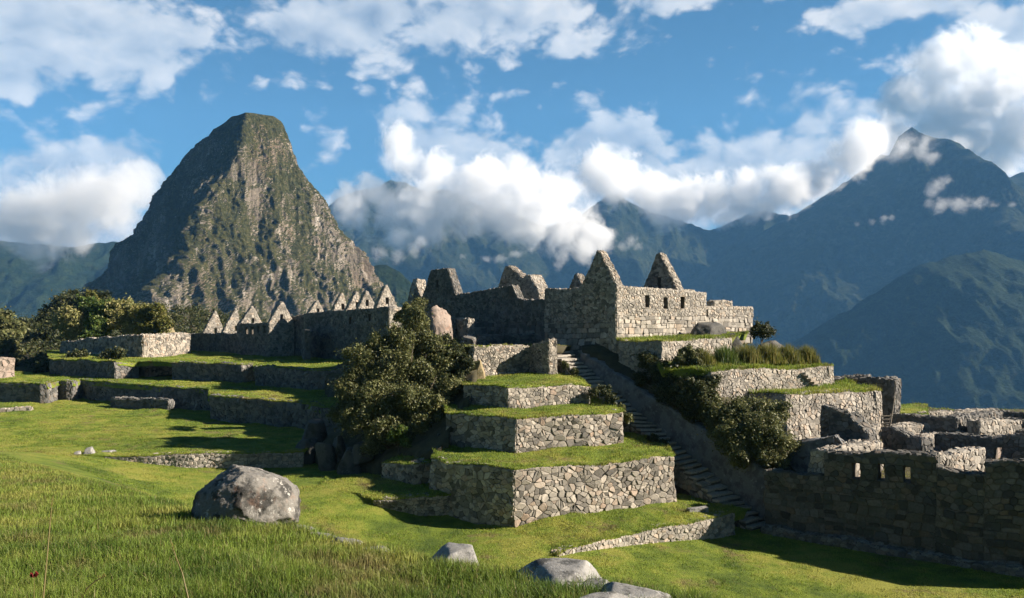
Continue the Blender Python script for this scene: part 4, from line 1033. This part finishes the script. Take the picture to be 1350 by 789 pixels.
def ruin(label, pts, tops, bots, mats=SD, name='ruin_wall', holes=None, **kw):
    B = MB(); kw = {**dict(thick=.8, size=0.25), **kw}
    for i in range(len(pts)-1):
        hl = [hole(pts[i], pts[i+1], *h_) for h_ in holes] if holes and i == holes_seg.get(label, 0) else []
        wall(B, pts[i], pts[i+1], straight(dist2(pts[i], pts[i+1]), bots[i], tops[i], bots[i+1], tops[i+1]), holes=hl, **kw)
    return tag(B.build(name, mats, loc=V3(pts[0], min(bots))), label, 'wall', 'walls of the roofless rooms')
holes_seg = {}
ruin('sunlit room wall showing in the gap of the great enclosure wall', [PX(1236, 40.5), PX(1298, 43.6)], [-6.95, -7.25], [-9.6, -9.6], SP)
ruin('sunlit wall seen through the small windows of the enclosure wall', [PX(1110, 46.2), PX(1225, 49.5)], [-8.0, -8.1], [-10, -10], [M['mortar'], M['pinkrock']], size=0.468)
ruin('short wall with sunlit top running back from the left end of the enclosure wall', [PX(1089, 43.2), PX(1162, 46.4)], [-7.25, -7.25], [-9.6, -9.6], SP, thick=1.0)
ruin('ragged dark wall fragment below the wooden ladder', [PX(1163, 49.5), PX(1178, 48.6), PX(1196, 47.6), PX(1212, 46.6), PX(1216, 47)], [-6.85, -6.7, -7.15, -7.2, -7.3], [-9.6]*5)
ruin('smooth pale sloping wall beside the ragged fragment', [PX(1213, 47.2), PX(1222, 47.8), PX(1238, 48.6)], [-7.25, -7.5, -8.1], [-9.6]*3, [M['mortar'], M['plaster']], size=0.702, gap=.004, h=(.004, .02))
ruin('dark room wall behind the ladder with a sunlit end and two niches', [PX(1172, 56.5), PX(1259, 54), PX(1322, 60.5)], [-6.95, -6.75, -7.15], [-9.6]*3, SD)
holes_seg['long dark room wall at right pierced by one bright doorway'] = 0
ruin('long dark room wall at right pierced by one bright doorway', [PX(1232, 48.6), PX(1420, 43.2)], [-7.1, -6.45], [-9.8]*2, SD, holes=[(1309.5, 1318, 588, 608)])
ruin('sunlit inner wall glimpsed through the bright doorway', [PX(1300, 47.5), PX(1345, 50)], [-7.6, -7.6], [-9.6]*2, [M['mortar'], M['pinkrock']], size=0.468)
for k, (v, d, lab) in enumerate(((542.5, 63, 'highest'), (552.5, 60, 'middle'), (562.5, 57, 'lowest'))):
    ruin(lab+' of three dark stepped walls at the right edge', [PX(1316-k*3, d), PX(1400, d-4)], [(V0-v)/F*d]*2, [-9.8]*2, SD)
ruin('sunlit rubble wall along the valley edge behind the dark rooms', [PX(1219, 63), PX(1262, 64.5), PX(1318, 67)], [-7.5, -7.55, -7.7], [-9.5]*3, SP)
ruin('tall dark wall jutting right of the sloping pale terrace', [PX(1096, 62), PX(1180, 58.2), PX(1181, 60)], [-4.6, -4.45, -4.45], [-9]*3, SD)
ruin('dark wall top showing just behind the tall jutting wall', [PX(1096, 64), PX(1146, 62)], [-4.6, -4.5], [-8]*2, SD)
ruin('smooth sloping grey slab wall beside the large bush', [PX(1030, 47.4), PX(1100, 45.3), PX(1114, 45.0)], [-7.55, -6.7, -7.25], [-10]*3, [M['mortar'], M['plaster']], size=1.6, gap=.003, h=(.003, .02))
ruin('broken wall with a small niche in front of the sloping pale terrace', [PX(1082, 49), PX(1094, 48.5), PX(1120, 48.2), PX(1142, 47.2)], [-5.3, -5.45, -5.7, -6.9], [-9]*4, SD)
ruin('low lit rubble wall stub next to the ladder foot', [PX(1142, 50), PX(1160, 51.5)], [-6.9, -6.8], [-9]*2, SP)

ruin('small lit room wall standing just right of the ladder foot', [PX(1182, 53), PX(1228, 55)], [-7.25, -7.3], [-9.6]*2, SP)
ruin('short cross wall between the ragged fragment and the doorway wall', [PX(1216, 50), PX(1246, 51.5)], [-7.55, -7.5], [-9.6]*2, SP)
ruin('stepped stub of wall at the left of the room behind the enclosure windows', [PX(1122, 47.3), PX(1150, 48.2)], [-7.35, -7.0], [-9.6]*2, SD)
ruin('pale low wall top in front of the three stepped walls at the right edge', [PX(1290, 53.5), PX(1345, 56)], [-7.0, -7.1], [-9.6]*2, SP)
ld = thing('wooden_ladder', PZ(1166, 568, -7.2), 'small wooden ladder stair with a handrail leaning at the pale terrace end', 'ladder')
dl = 51.3; a, b = P(1159.5, 568, dl), P(1172.5, 548, dl+.9)
ax = Vector((.95, .05, 0))*.62
for s in (0, 1):
    B = MB(); B.tube([P(1160.5, 569, dl)+ax*s, P(1163.5, 547, dl+1.0)+ax*s], [.05, .05], 6); B.build('stringer', M['wood'], ld)
for k in range(5):
    q = P(1160.7, 568, dl).lerp(P(1163.3, 549, dl+.95), k/4.0); B = MB()
    B.box(q.x-.02, q.x+ax.x+.02, q.y-.14, q.y+.10, q.z-.03, q.z+.03); B.build('tread', M['wood'], ld)
B = MB(); B.tube([P(1171.5, 566, dl)+Vector((.1, 0, 0)), P(1178.5, 530, dl+1.1), P(1179, 503, dl+1.2)], [.045, .045, .04], 6); B.build('handrail', M['wood'], ld)

M['cragrock'] = mat_rock('straw_crag', (.24, .19, .11), (.08, .075, .035), (.34, .29, .19), .8, (.7, .4))
# ------------------------------------------------------------------ boulders
def rock(name, c, s, cuts, mat, label, rotz=0, sub=5, rough=.05, seed=0, group=None, cat='rock', fr=1.4, big=.10):
    """boulder: a sphere cut by flat break planes (normal, distance), then weathered"""
    bm = bmesh.new(); bmesh.ops.create_icosphere(bm, subdivisions=sub, radius=1.0)
    V = np.array([v.co[:] for v in bm.verts])
    V = V*1.35; rc = np.random.default_rng(900+seed)
    for _ in range(11):
        n = rc.normal(size=3); n[2] = n[2]*.7+.25; cuts = list(cuts)+[(n, rc.uniform(.68, .96))]
    for n, dd in cuts:
        n = np.array(n, float); n /= np.linalg.norm(n); k = V @ n - dd
        V = V - np.where(k > 0, k*.97, 0)[:, None]*n
    nr = V/np.maximum(np.linalg.norm(V, axis=1, keepdims=True), 1e-6)
    V = V + nr*(big*fbm(V*1.1+seed*3.1, 4) + rough*fbm(V*fr*3+seed, 6, .6) + rough*.5*fbm(V*fr*9+seed, 4, .6, ridged=True))[:, None]
    V = V*np.array(s)
    for v, q in zip(bm.verts, V): v.co = q
    me = bpy.data.meshes.new(name); bm.to_mesh(me); bm.free()
    me.polygons.foreach_set('use_smooth', [True]*len(me.polygons))
    o = link(name, me, mat); o.location = c; o.rotation_euler.z = rotz
    return tag(o, label, cat, group)
q = P(310, 661, 13.6)
rock('boulder', (q.x, q.y+.25, q.z-.14), (.82, .62, .70), [((.1, 0, 1), .9), ((-1, -.25, .12), .95), ((-.6, -.35, .85), .70), ((-.3, -.95, .25), .72), ((.8, -.2, .55), .86), ((1, -.1, .1), .98), ((0, -1, .25), .85), ((-.45, -.9, .15), .92), ((.55, -.8, .3), .88), ((.5, .1, .85), .90), ((0, 0, -1), .9)],
     M['boulder'], 'big dark grey boulder blotched with pale lichen in the meadow', sub=6, seed=2, cat='boulder', rough=.075, big=.07)
def flat_rock(u, v, d, w, dp, h, label, seed, mat='rock', rz=0.0, extra=(), sub=5):
    q = P(u, v, d); return rock('rock', (q.x, q.y, q.z-h*.3), (w*1.12, dp*1.1, h*1.1), [((-.15, -.12, 1), .72), ((-.85, -.25, .42), .66), ((.9, -.3, .35), .74), ((.1, -1, .42), .62), ((.5, -.8, .2), .74)]+list(extra), M[mat], label, rz, sub, .035, seed, 'pale rocks in the meadow', big=.07)
flat_rock(594, 752, 9.6, .50, .44, .46, 'single pale angular rock set in the grass right of the boulder', 3, extra=[((-.65, -.2, .8), .58), ((.3, -.8, .6), .6)])
flat_rock(728, 784, 8.1, .50, .42, .36, 'largest pale flat rock at the bottom edge, pointed left end', 4, extra=[((-.7, -.2, .8), .55)])
flat_rock(782, 789, 7.9, .20, .18, .2, 'small pale rock wedged between two larger rocks at the bottom edge', 5)
flat_rock(838, 799, 7.4, .50, .36, .26, 'low pale rock cut by the bottom edge, right of the pair', 6, rz=.3)
flat_rock(785, 804, 7.0, .30, .22, .18, 'low grey rock half under the bottom edge below the small one', 14, rz=-.3)
flat_rock(117, 597, 52.3, .42, .36, .56, 'rounded pale stone standing at the left end of the low plaza wall', 7, 'rock', sub=4)
flat_rock(101, 600, 52, .28, .26, .40, 'smaller pale stone beside the rounded one on the plaza', 8, 'rock', sub=4)
flat_rock(140, 598, 53, .62, .35, .32, 'long flat stone lying behind the rounded plaza stone', 9, 'rock', sub=4)
# ledge of bedrock that breaks through the turf
for k, (u, v, d, w, lab) in enumerate([(404, 705, 12.6, .30, 'upper piece of the bedrock ledge running down from the boulder'), (432, 716, 11.9, .30, 'second piece of the bedrock ledge in the grass'), (460, 725, 11.2, .30, 'third piece of the bedrock ledge in the grass'), (490, 735, 10.6, .20, 'last small piece of the bedrock ledge, alone in the grass')]):
    q = P(u, v, d); rock('ledge_rock', (q.x, q.y, q.z+.0), (w*1.25, .14, .17), [((0, 0, 1), .72), ((0, -1, .2), .85)], M['rock'], lab, -.62, 4, .06, 20+k, 'bedrock ledge in the meadow')
q = P(919, 675, 43.6)
B = MB(); Mx = Matrix.Translation((q.x, q.y, q.z)) @ Matrix.Rotation(.25, 4, 'Z')
B.add([Mx @ Vector(p) for p in [(-.6, -.22, -.3), (.6, -.2, -.3), (.62, .25, -.3), (-.58, .25, -.3), (-.57, -.2, .16), (.57, -.18, .2), (.58, .2, .22), (-.56, .22, .18)]],
      [[3, 2, 1, 0], [4, 5, 6, 7], [0, 1, 5, 4], [1, 2, 6, 5], [2, 3, 7, 6], [3, 0, 4, 7]])
tag(B.build('stone_slab', M['rock'], loc=q), 'pale cut stone block lying on the lowest lawn beside the staircase', 'slab')
# pink granite outcrop beside the dark house wall
q = P(577, 430, 62.5)
rock('boulder', (q.x, q.y, q.z-.3), (1.25, 1.0, 2.1), [((-.2, -.3, 1), .74), ((.72, -.45, .55), .50), ((-.85, -.3, .35), .7), ((.35, -1, .2), .55), ((.9, 0, .1), .85), ((-.4, -.9, .1), .62), ((.3, -.2, 1), .7)], M['pinkrock'], 'tall pink granite outcrop beside the dark house wall above the big tree', .1, 5, .10, 31, cat='boulder', big=.2)
q = P(588, 450, 60.5)
rock('boulder', (q.x, q.y, q.z-.3), (.9, .7, 1.0), [((.6, -.4, .7), .5), ((0, -1, .3), .6), ((-.6, -.6, .5), .6)], M['pinkrock'], 'lower pink granite boulder leaning against the tall outcrop', .5, 4, .05, 32, cat='boulder')
q = P(620, 451, 60)
rock('boulder', (q.x, q.y, q.z-.2), (.78, .6, .75), [((0, -.3, 1), .8), ((-.5, -.9, .2), .75), ((.8, -.5, .3), .8)], M['boulder'], 'rounded grey boulder on the upper terrace right of the pink rocks', 0, 4, .05, 33, cat='boulder')
q = P(632, 487, 55.2)
rock('boulder', (q.x, q.y, q.z-.2), (.42, .35, .95), [((.7, -.2, .5), .55), ((-.6, -.5, .6), .6), ((0, -1, .2), .6)], M['cragrock'], 'narrow leaning pale rock at the left end of the upper rubble wall', .2, 4, .05, 34, cat='boulder')
q = P(938, 438, 62.4)
rock('boulder', (q.x, q.y+.3, q.z-.6), (1.9, 1.1, 1.7), [((-.15, -.2, 1), .72), ((.75, -.2, .6), .8), ((0, -1, .05), .6)], M['cliffrock'], 'dark overhanging boulder under the broken annex wall', .7, 5, .05, 35, cat='boulder')
q = P(968, 450, 61)
rock('boulder', (q.x, q.y, q.z-.5), (.9, .7, 1.1), [((.75, -.3, .6), .6), ((-.6, -.6, .5), .7)], M['cliffrock'], 'tilted grey boulder between the dark overhang and the dark shrub', .6, 4, .05, 36, cat='boulder')
q = P(1022, 455, 62)
rock('boulder', (q.x, q.y, q.z-.9), (1.6, 1.2, 1.5), [((.65, -.1, .75), .55), ((-.3, -.8, .5), .7)], M['boulder'], 'sloping dark outcrop on the skyline right of the dark shrub', .3, 4, .06, 37, cat='boulder')
for k, (u, v, d, sx, sz, lab) in enumerate([(402, 592, 55.5, .9, 1.2, 'leftmost shaded outcrop rock at the plaza under the big tree'), (432, 600, 53, .8, 1.3, 'upright shaded outcrop rock in the middle of the cluster under the tree'), (462, 603, 51.5, .8, 1.1, 'shaded outcrop rock nearest the squared stub wall'), (448, 588, 53.8, .7, 1.2, 'narrow shaded outcrop rock wedged behind the upright one'),
                                        (418, 566, 57.5, 1.0, 1.3, 'higher shaded outcrop rock behind the plaza cluster'), (480, 590, 51.8, .8, 1.0, 'shaded outcrop rock half hidden by the lowest tree leaves'), (580, 576, 49.5, .7, .7, 'shaded grey rock at the left foot of the second retaining wall'), (606, 584, 48.2, .6, .5, 'small shaded rock in the corner of the second retaining wall')]):
    q = P(u, v, d); rock('outcrop_rock', (q.x, q.y, q.z-.3), (sx, sx*.8, sz), [((-.4+.3*(k % 3), -.8, .5), .58), ((.7, -.5, .4), .62), ((-.7, -.6, .3), .6), ((.3*(k % 2)-.1, .1, 1), .75)], M['cliffrock'], lab, k*.7, 4, .08, 40+k, 'outcrop rocks under the big tree')

# ------------------------------------------------------------------ trees and shrubs
def leaves(name, clumps, n, size, mat, parent, seed=1, asp=.5, shell=.55, droop=0.0, up=.2):
    """many small leaf faces spread through clump volumes (x, y, z, r[, squash])"""
    rg = np.random.default_rng(seed); C_ = np.array([c[:4] for c in clumps], float); wts = C_[:, 3]**2; wts /= wts.sum()
    # secondary sprays make the outline uneven
    sub = []
    for c in C_:
        for _ in range(int(14+10*c[3])):
            dv = rg.normal(size=3); dv /= np.linalg.norm(dv); dv[2] = dv[2]*.9+.1
            sub.append(np.r_[c[:3]+dv*c[3]*rg.uniform(.45, 1.02), c[3]*rg.uniform(.18, .46)])
    S = np.array(sub); w2 = S[:, 3]**1.6; w2 /= w2.sum()
    idx = rg.choice(len(S), n, p=w2); dv = rg.normal(size=(n, 3)); dv /= np.linalg.norm(dv, axis=1)[:, None]
    rad = S[idx, 3]*np.where(rg.random(n) < .88, rg.uniform(shell*.4, 1, n)**.7, rg.uniform(1, 1.9, n))
    cen = (C_[:, :3]*wts[:, None]).sum(0); od = S[:, :3]-cen; od += rg.normal(size=od.shape)*.4*np.linalg.norm(od, axis=1)[:, None]; od /= np.maximum(np.linalg.norm(od, axis=1)[:, None], 1e-6)
    pos = S[idx, :3]+dv*rad[:, None]*.85
    pos = pos+od[idx]*((dv*od[idx]).sum(1)*rad*.8)[:, None]                 # sprays reach outwards
    lo = rg.random(n) < .16; ic = rg.choice(len(C_), n, p=wts)
    pos[lo] = (C_[ic, :3]+dv*(C_[ic, 3]*rg.uniform(.3, 1.12, n)**.6)[:, None])[lo]
    nrm = dv*.7+rg.normal(size=(n, 3))*.65+np.array([0, 0, up]); nrm /= np.linalg.norm(nrm, axis=1)[:, None]
    t = np.cross(nrm, rg.normal(size=(n, 3))); t /= np.maximum(np.linalg.norm(t, axis=1)[:, None], 1e-6)
    t[:, 2] -= droop; t /= np.linalg.norm(t, axis=1)[:, None]
    b = np.cross(nrm, t); sz = size*rg.uniform(.4, 1.7, n)[:, None]
    V = np.stack([pos-t*sz, pos+b*sz*asp+nrm*sz*.12, pos+t*sz, pos-b*sz*asp+nrm*sz*.12], 1)
    if parent is not None: V = V-np.array(parent.location)
    return link(name, mesh_np(name, V.reshape(-1, 3), np.arange(n*4).reshape(-1, 4)), mat, parent)
def plant(name, base, clumps, n, size, mat, label, cat, seed, group=None, trunk=.1, **kw):
    base = Vector(base); t = thing(name, base, label, cat, group)
    leaves('crown', clumps, n, size, M[mat], t, seed, **kw)
    B = MB()
    for k, c in enumerate(clumps):
        e = Vector(c[:3]); m = base.lerp(e, .5)+Vector((R.gauss(0, .12), R.gauss(0, .12), .12*c[3]))
        B.tube([base+Vector((R.gauss(0, trunk), R.gauss(0, trunk), -.25)), m, e], [trunk, trunk*.6, trunk*.18], 6)
    B.build('trunk', M['bark'], t)
    return t
def cl(lst): return [(*P(u, v, d), r) for u, v, d, r in lst]
plant('tree', P(522, 598, 51.5), cl([(548, 424, 57, .95), (530, 447, 56, 1.0), (497, 452, 56, .75), (565, 455, 56.5, .9), (475, 478, 55, 1.15), (520, 490, 54.5, 1.3), (560, 492, 55, 1.1), (462, 515, 54, 1.0), (500, 530, 52.5, 1.35), (545, 530, 52, 1.25), (575, 540, 51.5, .9), (470, 552, 52, 1.05), (515, 565, 51, 1.0), (555, 560, 51, .85), (590, 510, 53, .75), (447, 545, 54, .7), (585, 480, 55, .8), (510, 510, 55, 1.6), (535, 460, 57, 1.3), (530, 550, 53, 1.3), (495, 580, 51.5, .9), (540, 580, 50.8, .7)]),
      190000, .068, 'leaf', 'big dense olive green tree growing over shaded rocks in the middle', 'tree', 1, trunk=.12)
plant('shrub', P(598, 505, 55), cl([(596, 470, 55.5, .85), (612, 482, 55, .7), (575, 470, 57, .7), (606, 502, 54.5, .6), (590, 450, 59, .5)]), 13000, .08, 'leaf_dark', 'dark drooping shrub hanging below the pink boulders', 'shrub', 2, trunk=.05, droop=.5)
plant('shrub', P(540, 418, 62), cl([(538, 408, 62, .5), (552, 402, 63, .55), (528, 418, 62, .5)]), 5000, .07, 'leaf', 'small feathery bush on top of the big tree next to the pink outcrop', 'shrub', 3, trunk=.04)
plant('leafy_plant', P(527, 598, 49.8), cl([(520, 575, 49.8, .45), (533, 583, 49.6, .35), (528, 570, 49.7, .35)]), 900, .13, 'leaf_bright', 'bright broad leaved plant at the foot of the big tree', 'plant', 4, trunk=.03, asp=.4)
plant('bush', P(1000, 612, 46.6), cl([(985, 545, 48.5, 1.05), (1015, 548, 48.3, 1.0), (955, 555, 48.5, 1.0), (1000, 575, 47, 1.25), (965, 580, 47, 1.05), (1028, 585, 46.8, .85), (1008, 600, 46.5, .85), (975, 600, 46.5, .7), (940, 540, 49.5, .8), (1030, 606, 46.2, .5), (1000, 570, 47.8, 1.2), (965, 560, 48.3, 1.1)]), 110000, .065, 'leaf', 'large rounded bush overhanging the slanting stair wall', 'bush', 5, trunk=.08)
plant('bush', P(890, 535, 51.5), cl([(905, 480, 53, .85), (925, 500, 51.5, .9), (890, 500, 52.5, .9), (905, 530, 51, .9), (870, 490, 53.5, .8), (880, 520, 52, .8), (930, 525, 50.3, .75), (855, 478, 54.5, .7), (845, 500, 54, .5), (925, 520, 50.2, .9), (905, 515, 50.8, .9), (915, 545, 50.3, .7), (935, 505, 50.6, .6)]), 80000, .065, 'leaf_dark', 'dark tangled bush hanging over the top of the slanting stair wall', 'bush', 6, trunk=.06, droop=.2)
plant('shrub', P(912, 500, 51.5), cl([(908, 468, 52.5, .5), (918, 480, 52, .45), (897, 478, 52.3, .45)]), 6000, .08, 'leaf', 'paler olive shrub rising from the dark bush below the house terrace', 'shrub', 16, trunk=.04)
plant('shrub', P(1005, 449, 62.5), cl([(1004, 435, 62.5, .62), (1012, 438, 62.7, .5), (996, 438, 62.3, .45)]), 7000, .07, 'leaf_dark', 'small round dark shrub at the end of the broken annex wall', 'shrub', 7, trunk=.04)
plant('shrub', P(795, 528, 51.2), cl([(783, 519, 51.6, .35), (797, 516, 51.8, .4), (806, 526, 51.2, .35)]), 4000, .06, 'leaf_dark', 'weedy clump at the stair end of the third terrace wall', 'shrub', 8, trunk=.02)
plant('shrub', P(868, 588, 49.3), cl([(862, 580, 49.5, .35), (874, 587, 49.1, .35)]), 3000, .06, 'leaf_dark', 'low weedy clump at the stair edge of the tallest terrace', 'shrub', 9, trunk=.02)
plant('shrub', P(822, 548, 50.5), cl([(818, 540, 50.4, .3), (828, 552, 50.0, .3)]), 2600, .06, 'leaf', 'small olive weed clump at the stair end of the second terrace', 'shrub', 15, trunk=.02)
plant('shrub', P(750, 488, 56.5), cl([(745, 482, 56.8, .3), (757, 490, 56.2, .25)]), 1800, .06, 'leaf', 'tiny weed clump beside the upper stairs at the short terrace', 'shrub', 17, trunk=.02)
# tall reeds on the terrace
for k, (u, v, d, w, h, lab) in enumerate([(925, 484, 53, .9, 1.15, 'tall green reed clump at the left end of the reed terrace'), (955, 482, 54, 1.0, 1.25, 'reed clump second from the left under the tilted boulder'), (985, 480, 55, 1.0, 1.3, 'reed clump in the middle of the reed terrace'), (1012, 478, 56, 1.0, 1.25, 'reed clump under the dark skyline outcrop'), (1038, 478, 57, .9, 1.2, 'reed clump just left of the separate end clump'), (1063, 479, 58, .8, 1.2, 'separate yellow green reed clump at the right end of the terrace')]):
    q = P(u, v, d); rg = np.random.default_rng(70+k); n = 1600
    pos = np.stack([q.x+rg.normal(0, w*.5, n), q.y+rg.normal(0, w*.4, n), np.full(n, q.z-.05)], -1)
    o = blades('reed_clump', pos, np.full(n, h)*np.exp(-((pos[:, 0]-q.x)/(w*1.1))**2), .022, M['leaf_yellow' if k != 1 else 'leaf_bright'], .35, 80+k)
    tag(o, lab, 'reeds', 'reeds on the pale terrace')
# left hill
HP = [(-105, 118, -8), (-60, 112, -7.5), (-46, 118, -6.5), (-52, 128, -4.5), (-60, 132, -3.5), (-75, 130, -4.5), (-90, 132, -5.5), (-100, 150, -4), (-78, 160, 1.0), (-60, 165, 0), (-45, 150, -6), (-120, 150, -6)]
HB = [(-125, 116), (-46, 112), (-40, 150), (-55, 172), (-85, 172), (-125, 160)]
slope('hill', HP, res=2, rough=1.0, polyn=HB)
rg = np.random.default_rng(77); n = 1500
hx = rg.uniform(-120, -42, n); hy = rg.uniform(114, 170, n); hz = tps(HP, hx, hy, .3)
hk = hy > 113+.0*hx; cl_ = [(a_, b_, c_+.3, rg.uniform(.5, 1.3)) for a_, b_, c_ in zip(hx, hy, hz)]
tag(leaves('undergrowth', cl_, 90000, .2, M['leaf_dark'], None, 78), kind='stuff')
hb = [(95, 425, 128, 2.2, 'leaf_pale'), (118, 418, 129, 2.4, 'leaf_pale'), (143, 415, 129, 2.3, 'leaf_bright'), (165, 418, 128, 2.2, 'leaf_pale'), (186, 420, 127, 2.1, 'leaf_pale'), (205, 417, 126, 1.9, 'leaf_yellow'), (125, 435, 126, 1.6, 'leaf_bright')]
ht = ['pale bush at the left end of the sunlit hill bushes', 'taller pale bush under the spiky top on the left hill', 'bright green middle bush of the sunlit hill row', 'grey green bush right of the bright hill bush', 'bushy clump left of the straw coloured hill bush', 'straw coloured bush at the right end of the hill row', 'low bright bush in front of the sunlit hill row']
for k, (u, v, d, r, mt) in enumerate(hb):
    r *= .98; q = P(u, v-3, d-14); g = [(q.x+R.gauss(0, r*.5), q.y+R.gauss(0, r*.3), q.z+R.uniform(-1.1, .45)*r, r*R.uniform(.36, .6)) for _ in range(11)]
    plant('bush', (q.x, q.y, q.z-r*1.2), g, 17000, .15, mt, ht[k], 'bush', 100+k, 'bushes on the left hill', trunk=.1)
q = P(120, 388, 131); plant('bush', (q.x, q.y, q.z-2), [(q.x, q.y, q.z, .7), (q.x+.3, q.y, q.z-.9, .9)], 1800, .15, 'leaf_yellow', 'spiky pale sapling poking above the sunlit hill bushes', 'bush', 120, trunk=.06)
rg0 = random.Random(5)
tl = 0
for (u, v, d, r) in [(30, 460, 140, 3.2), (45, 440, 142, 3.2), (60, 425, 146, 3.4), (80, 408, 150, 3.4), (100, 400, 152, 3.2), (75, 440, 138, 2.8), (50, 470, 134, 2.6), (125, 402, 150, 3.0), (145, 403, 152, 2.6), (95, 445, 132, 2.2), (4, 425, 120, 2.8), (8, 455, 118, 2.6), (165, 408, 150, 2.4), (-12, 440, 120, 3)]:
    q = P(u, v, d); g = [(q.x+rg0.gauss(0, r*.4), q.y+rg0.gauss(0, r*.3), q.z+rg0.uniform(-.5, .4)*r, r*rg0.uniform(.35, .6)) for _ in range(9)]
    names = ['low dark tree over the plaza corner, far left of the hill', 'dark tree on the lower shoulder of the left hill', 'dark tree halfway up the shaded side of the left hill', 'dark tree near the crest of the left hill', 'dark crest tree left of the spiky sapling', 'dark tree below the halfway tree on the left hill', 'dark tree at the foot of the left hill', 'dark tree on the crest behind the spiky sapling',
             'dark rounded tree on the crest behind the bright bush', 'dark tree right below the pale left bush', 'brownish tree at the left edge of the picture', 'lower brownish tree above the lit wall fragment at the left edge', 'dark tree at the right end of the hill crest', 'brownish tree cut by the left edge']
    plant('tree', (q.x, q.y, q.z-r*1.5), g, 6500, .22, 'leaf_dark' if tl < 10 or tl == 12 else 'leaf', names[tl], 'tree', 140+tl, 'trees on the left hill', trunk=.14); tl += 1
q = P(219, 430, 124)
rock('boulder', (q.x, q.y, q.z-1.2), (1.2, 1.1, 2.2), [((.85, -.2, .55), .42), ((-.7, -.5, .4), .6), ((0, -1, .3), .6), ((.2, 0, 1), .7)], M['cragrock'], 'steep straw coloured crag at the right end of the hill bushes', 0, 4, .12, 60, cat='boulder')
# weeds on the jagged left walls
for k, (u, v, d, lab) in enumerate([(100, 470, 100, 'weeds sprouting from the dark block wall at left'), (150, 468, 96, 'weed clump at the foot of the broad block of wall'), (60, 485, 100, 'dark weed clump left of the block wall')]):
    q = P(u, v, d); plant('shrub', q, [(q.x, q.y, q.z, .9), (q.x+.8, q.y, q.z+.2, .7), (q.x-.8, q.y, q.z-.1, .7)], 1500, .14, 'leaf_dark', lab, 'shrub', 170+k, trunk=.04)

# dry stalks close to the lens
for (pts, lab) in (([(57, 790, 5.0), (62, 735, 5.05), (66, 690, 5.1), (69, 657, 5.1)], 'tallest upright dry stalk at the left of the meadow'), ([(249, 792, 4.9), (240, 755, 4.95), (232, 735, 5.0), (225, 713, 5.0)], 'thin leaning dry stalk below the boulder'), ([(106, 792, 4.6), (115, 776, 4.6), (126, 766, 4.6), (139, 760, 4.6)], 'short dry stalk bending over to the right near the bottom left')):
    B = MB(); w = [P(*p) for p in pts]; B.tube([w[0]-Vector((0, 0, .5))]+w, [.006, .0055, .0045, .004, .0028], 6)
    for k in range(5):
        c = w[-1].lerp(w[-2], k*.16); B.tube([c, c+Vector((R.uniform(-.012, .012), 0, .02))], [.004, .001], 5)
    tag(B.build('dry_stalk', M['straw'], loc=w[0]), lab, 'stalk', 'dry stalks in the meadow')
q = P(45, 760, 5.1); B = MB()
for k in range(9):
    a = k*.7; B.add([q, q+Vector((math.cos(a)*.013-.004, math.sin(a)*.02, .03)), q+Vector((math.cos(a)*.026, math.sin(a)*.026, .012)), q+Vector((math.cos(a)*.02, math.sin(a)*.013-.004, -.006))], [[0, 1, 2, 3]])
m_, nt_, b_, g_ = newmat('dark_red_petal'); b_.inputs['Base Color'].default_value = (.12, .012, .012, 1)
fl = thing('flower', q-Vector((0, 0, .3)), 'tiny dark red flower head in the grass at bottom left', 'flower')
B.build('bloom', m_, fl); B = MB(); B.tube([q-Vector((0, 0, .35)), q], [.003, .002], 5); B.build('stem', M['blade'], fl)
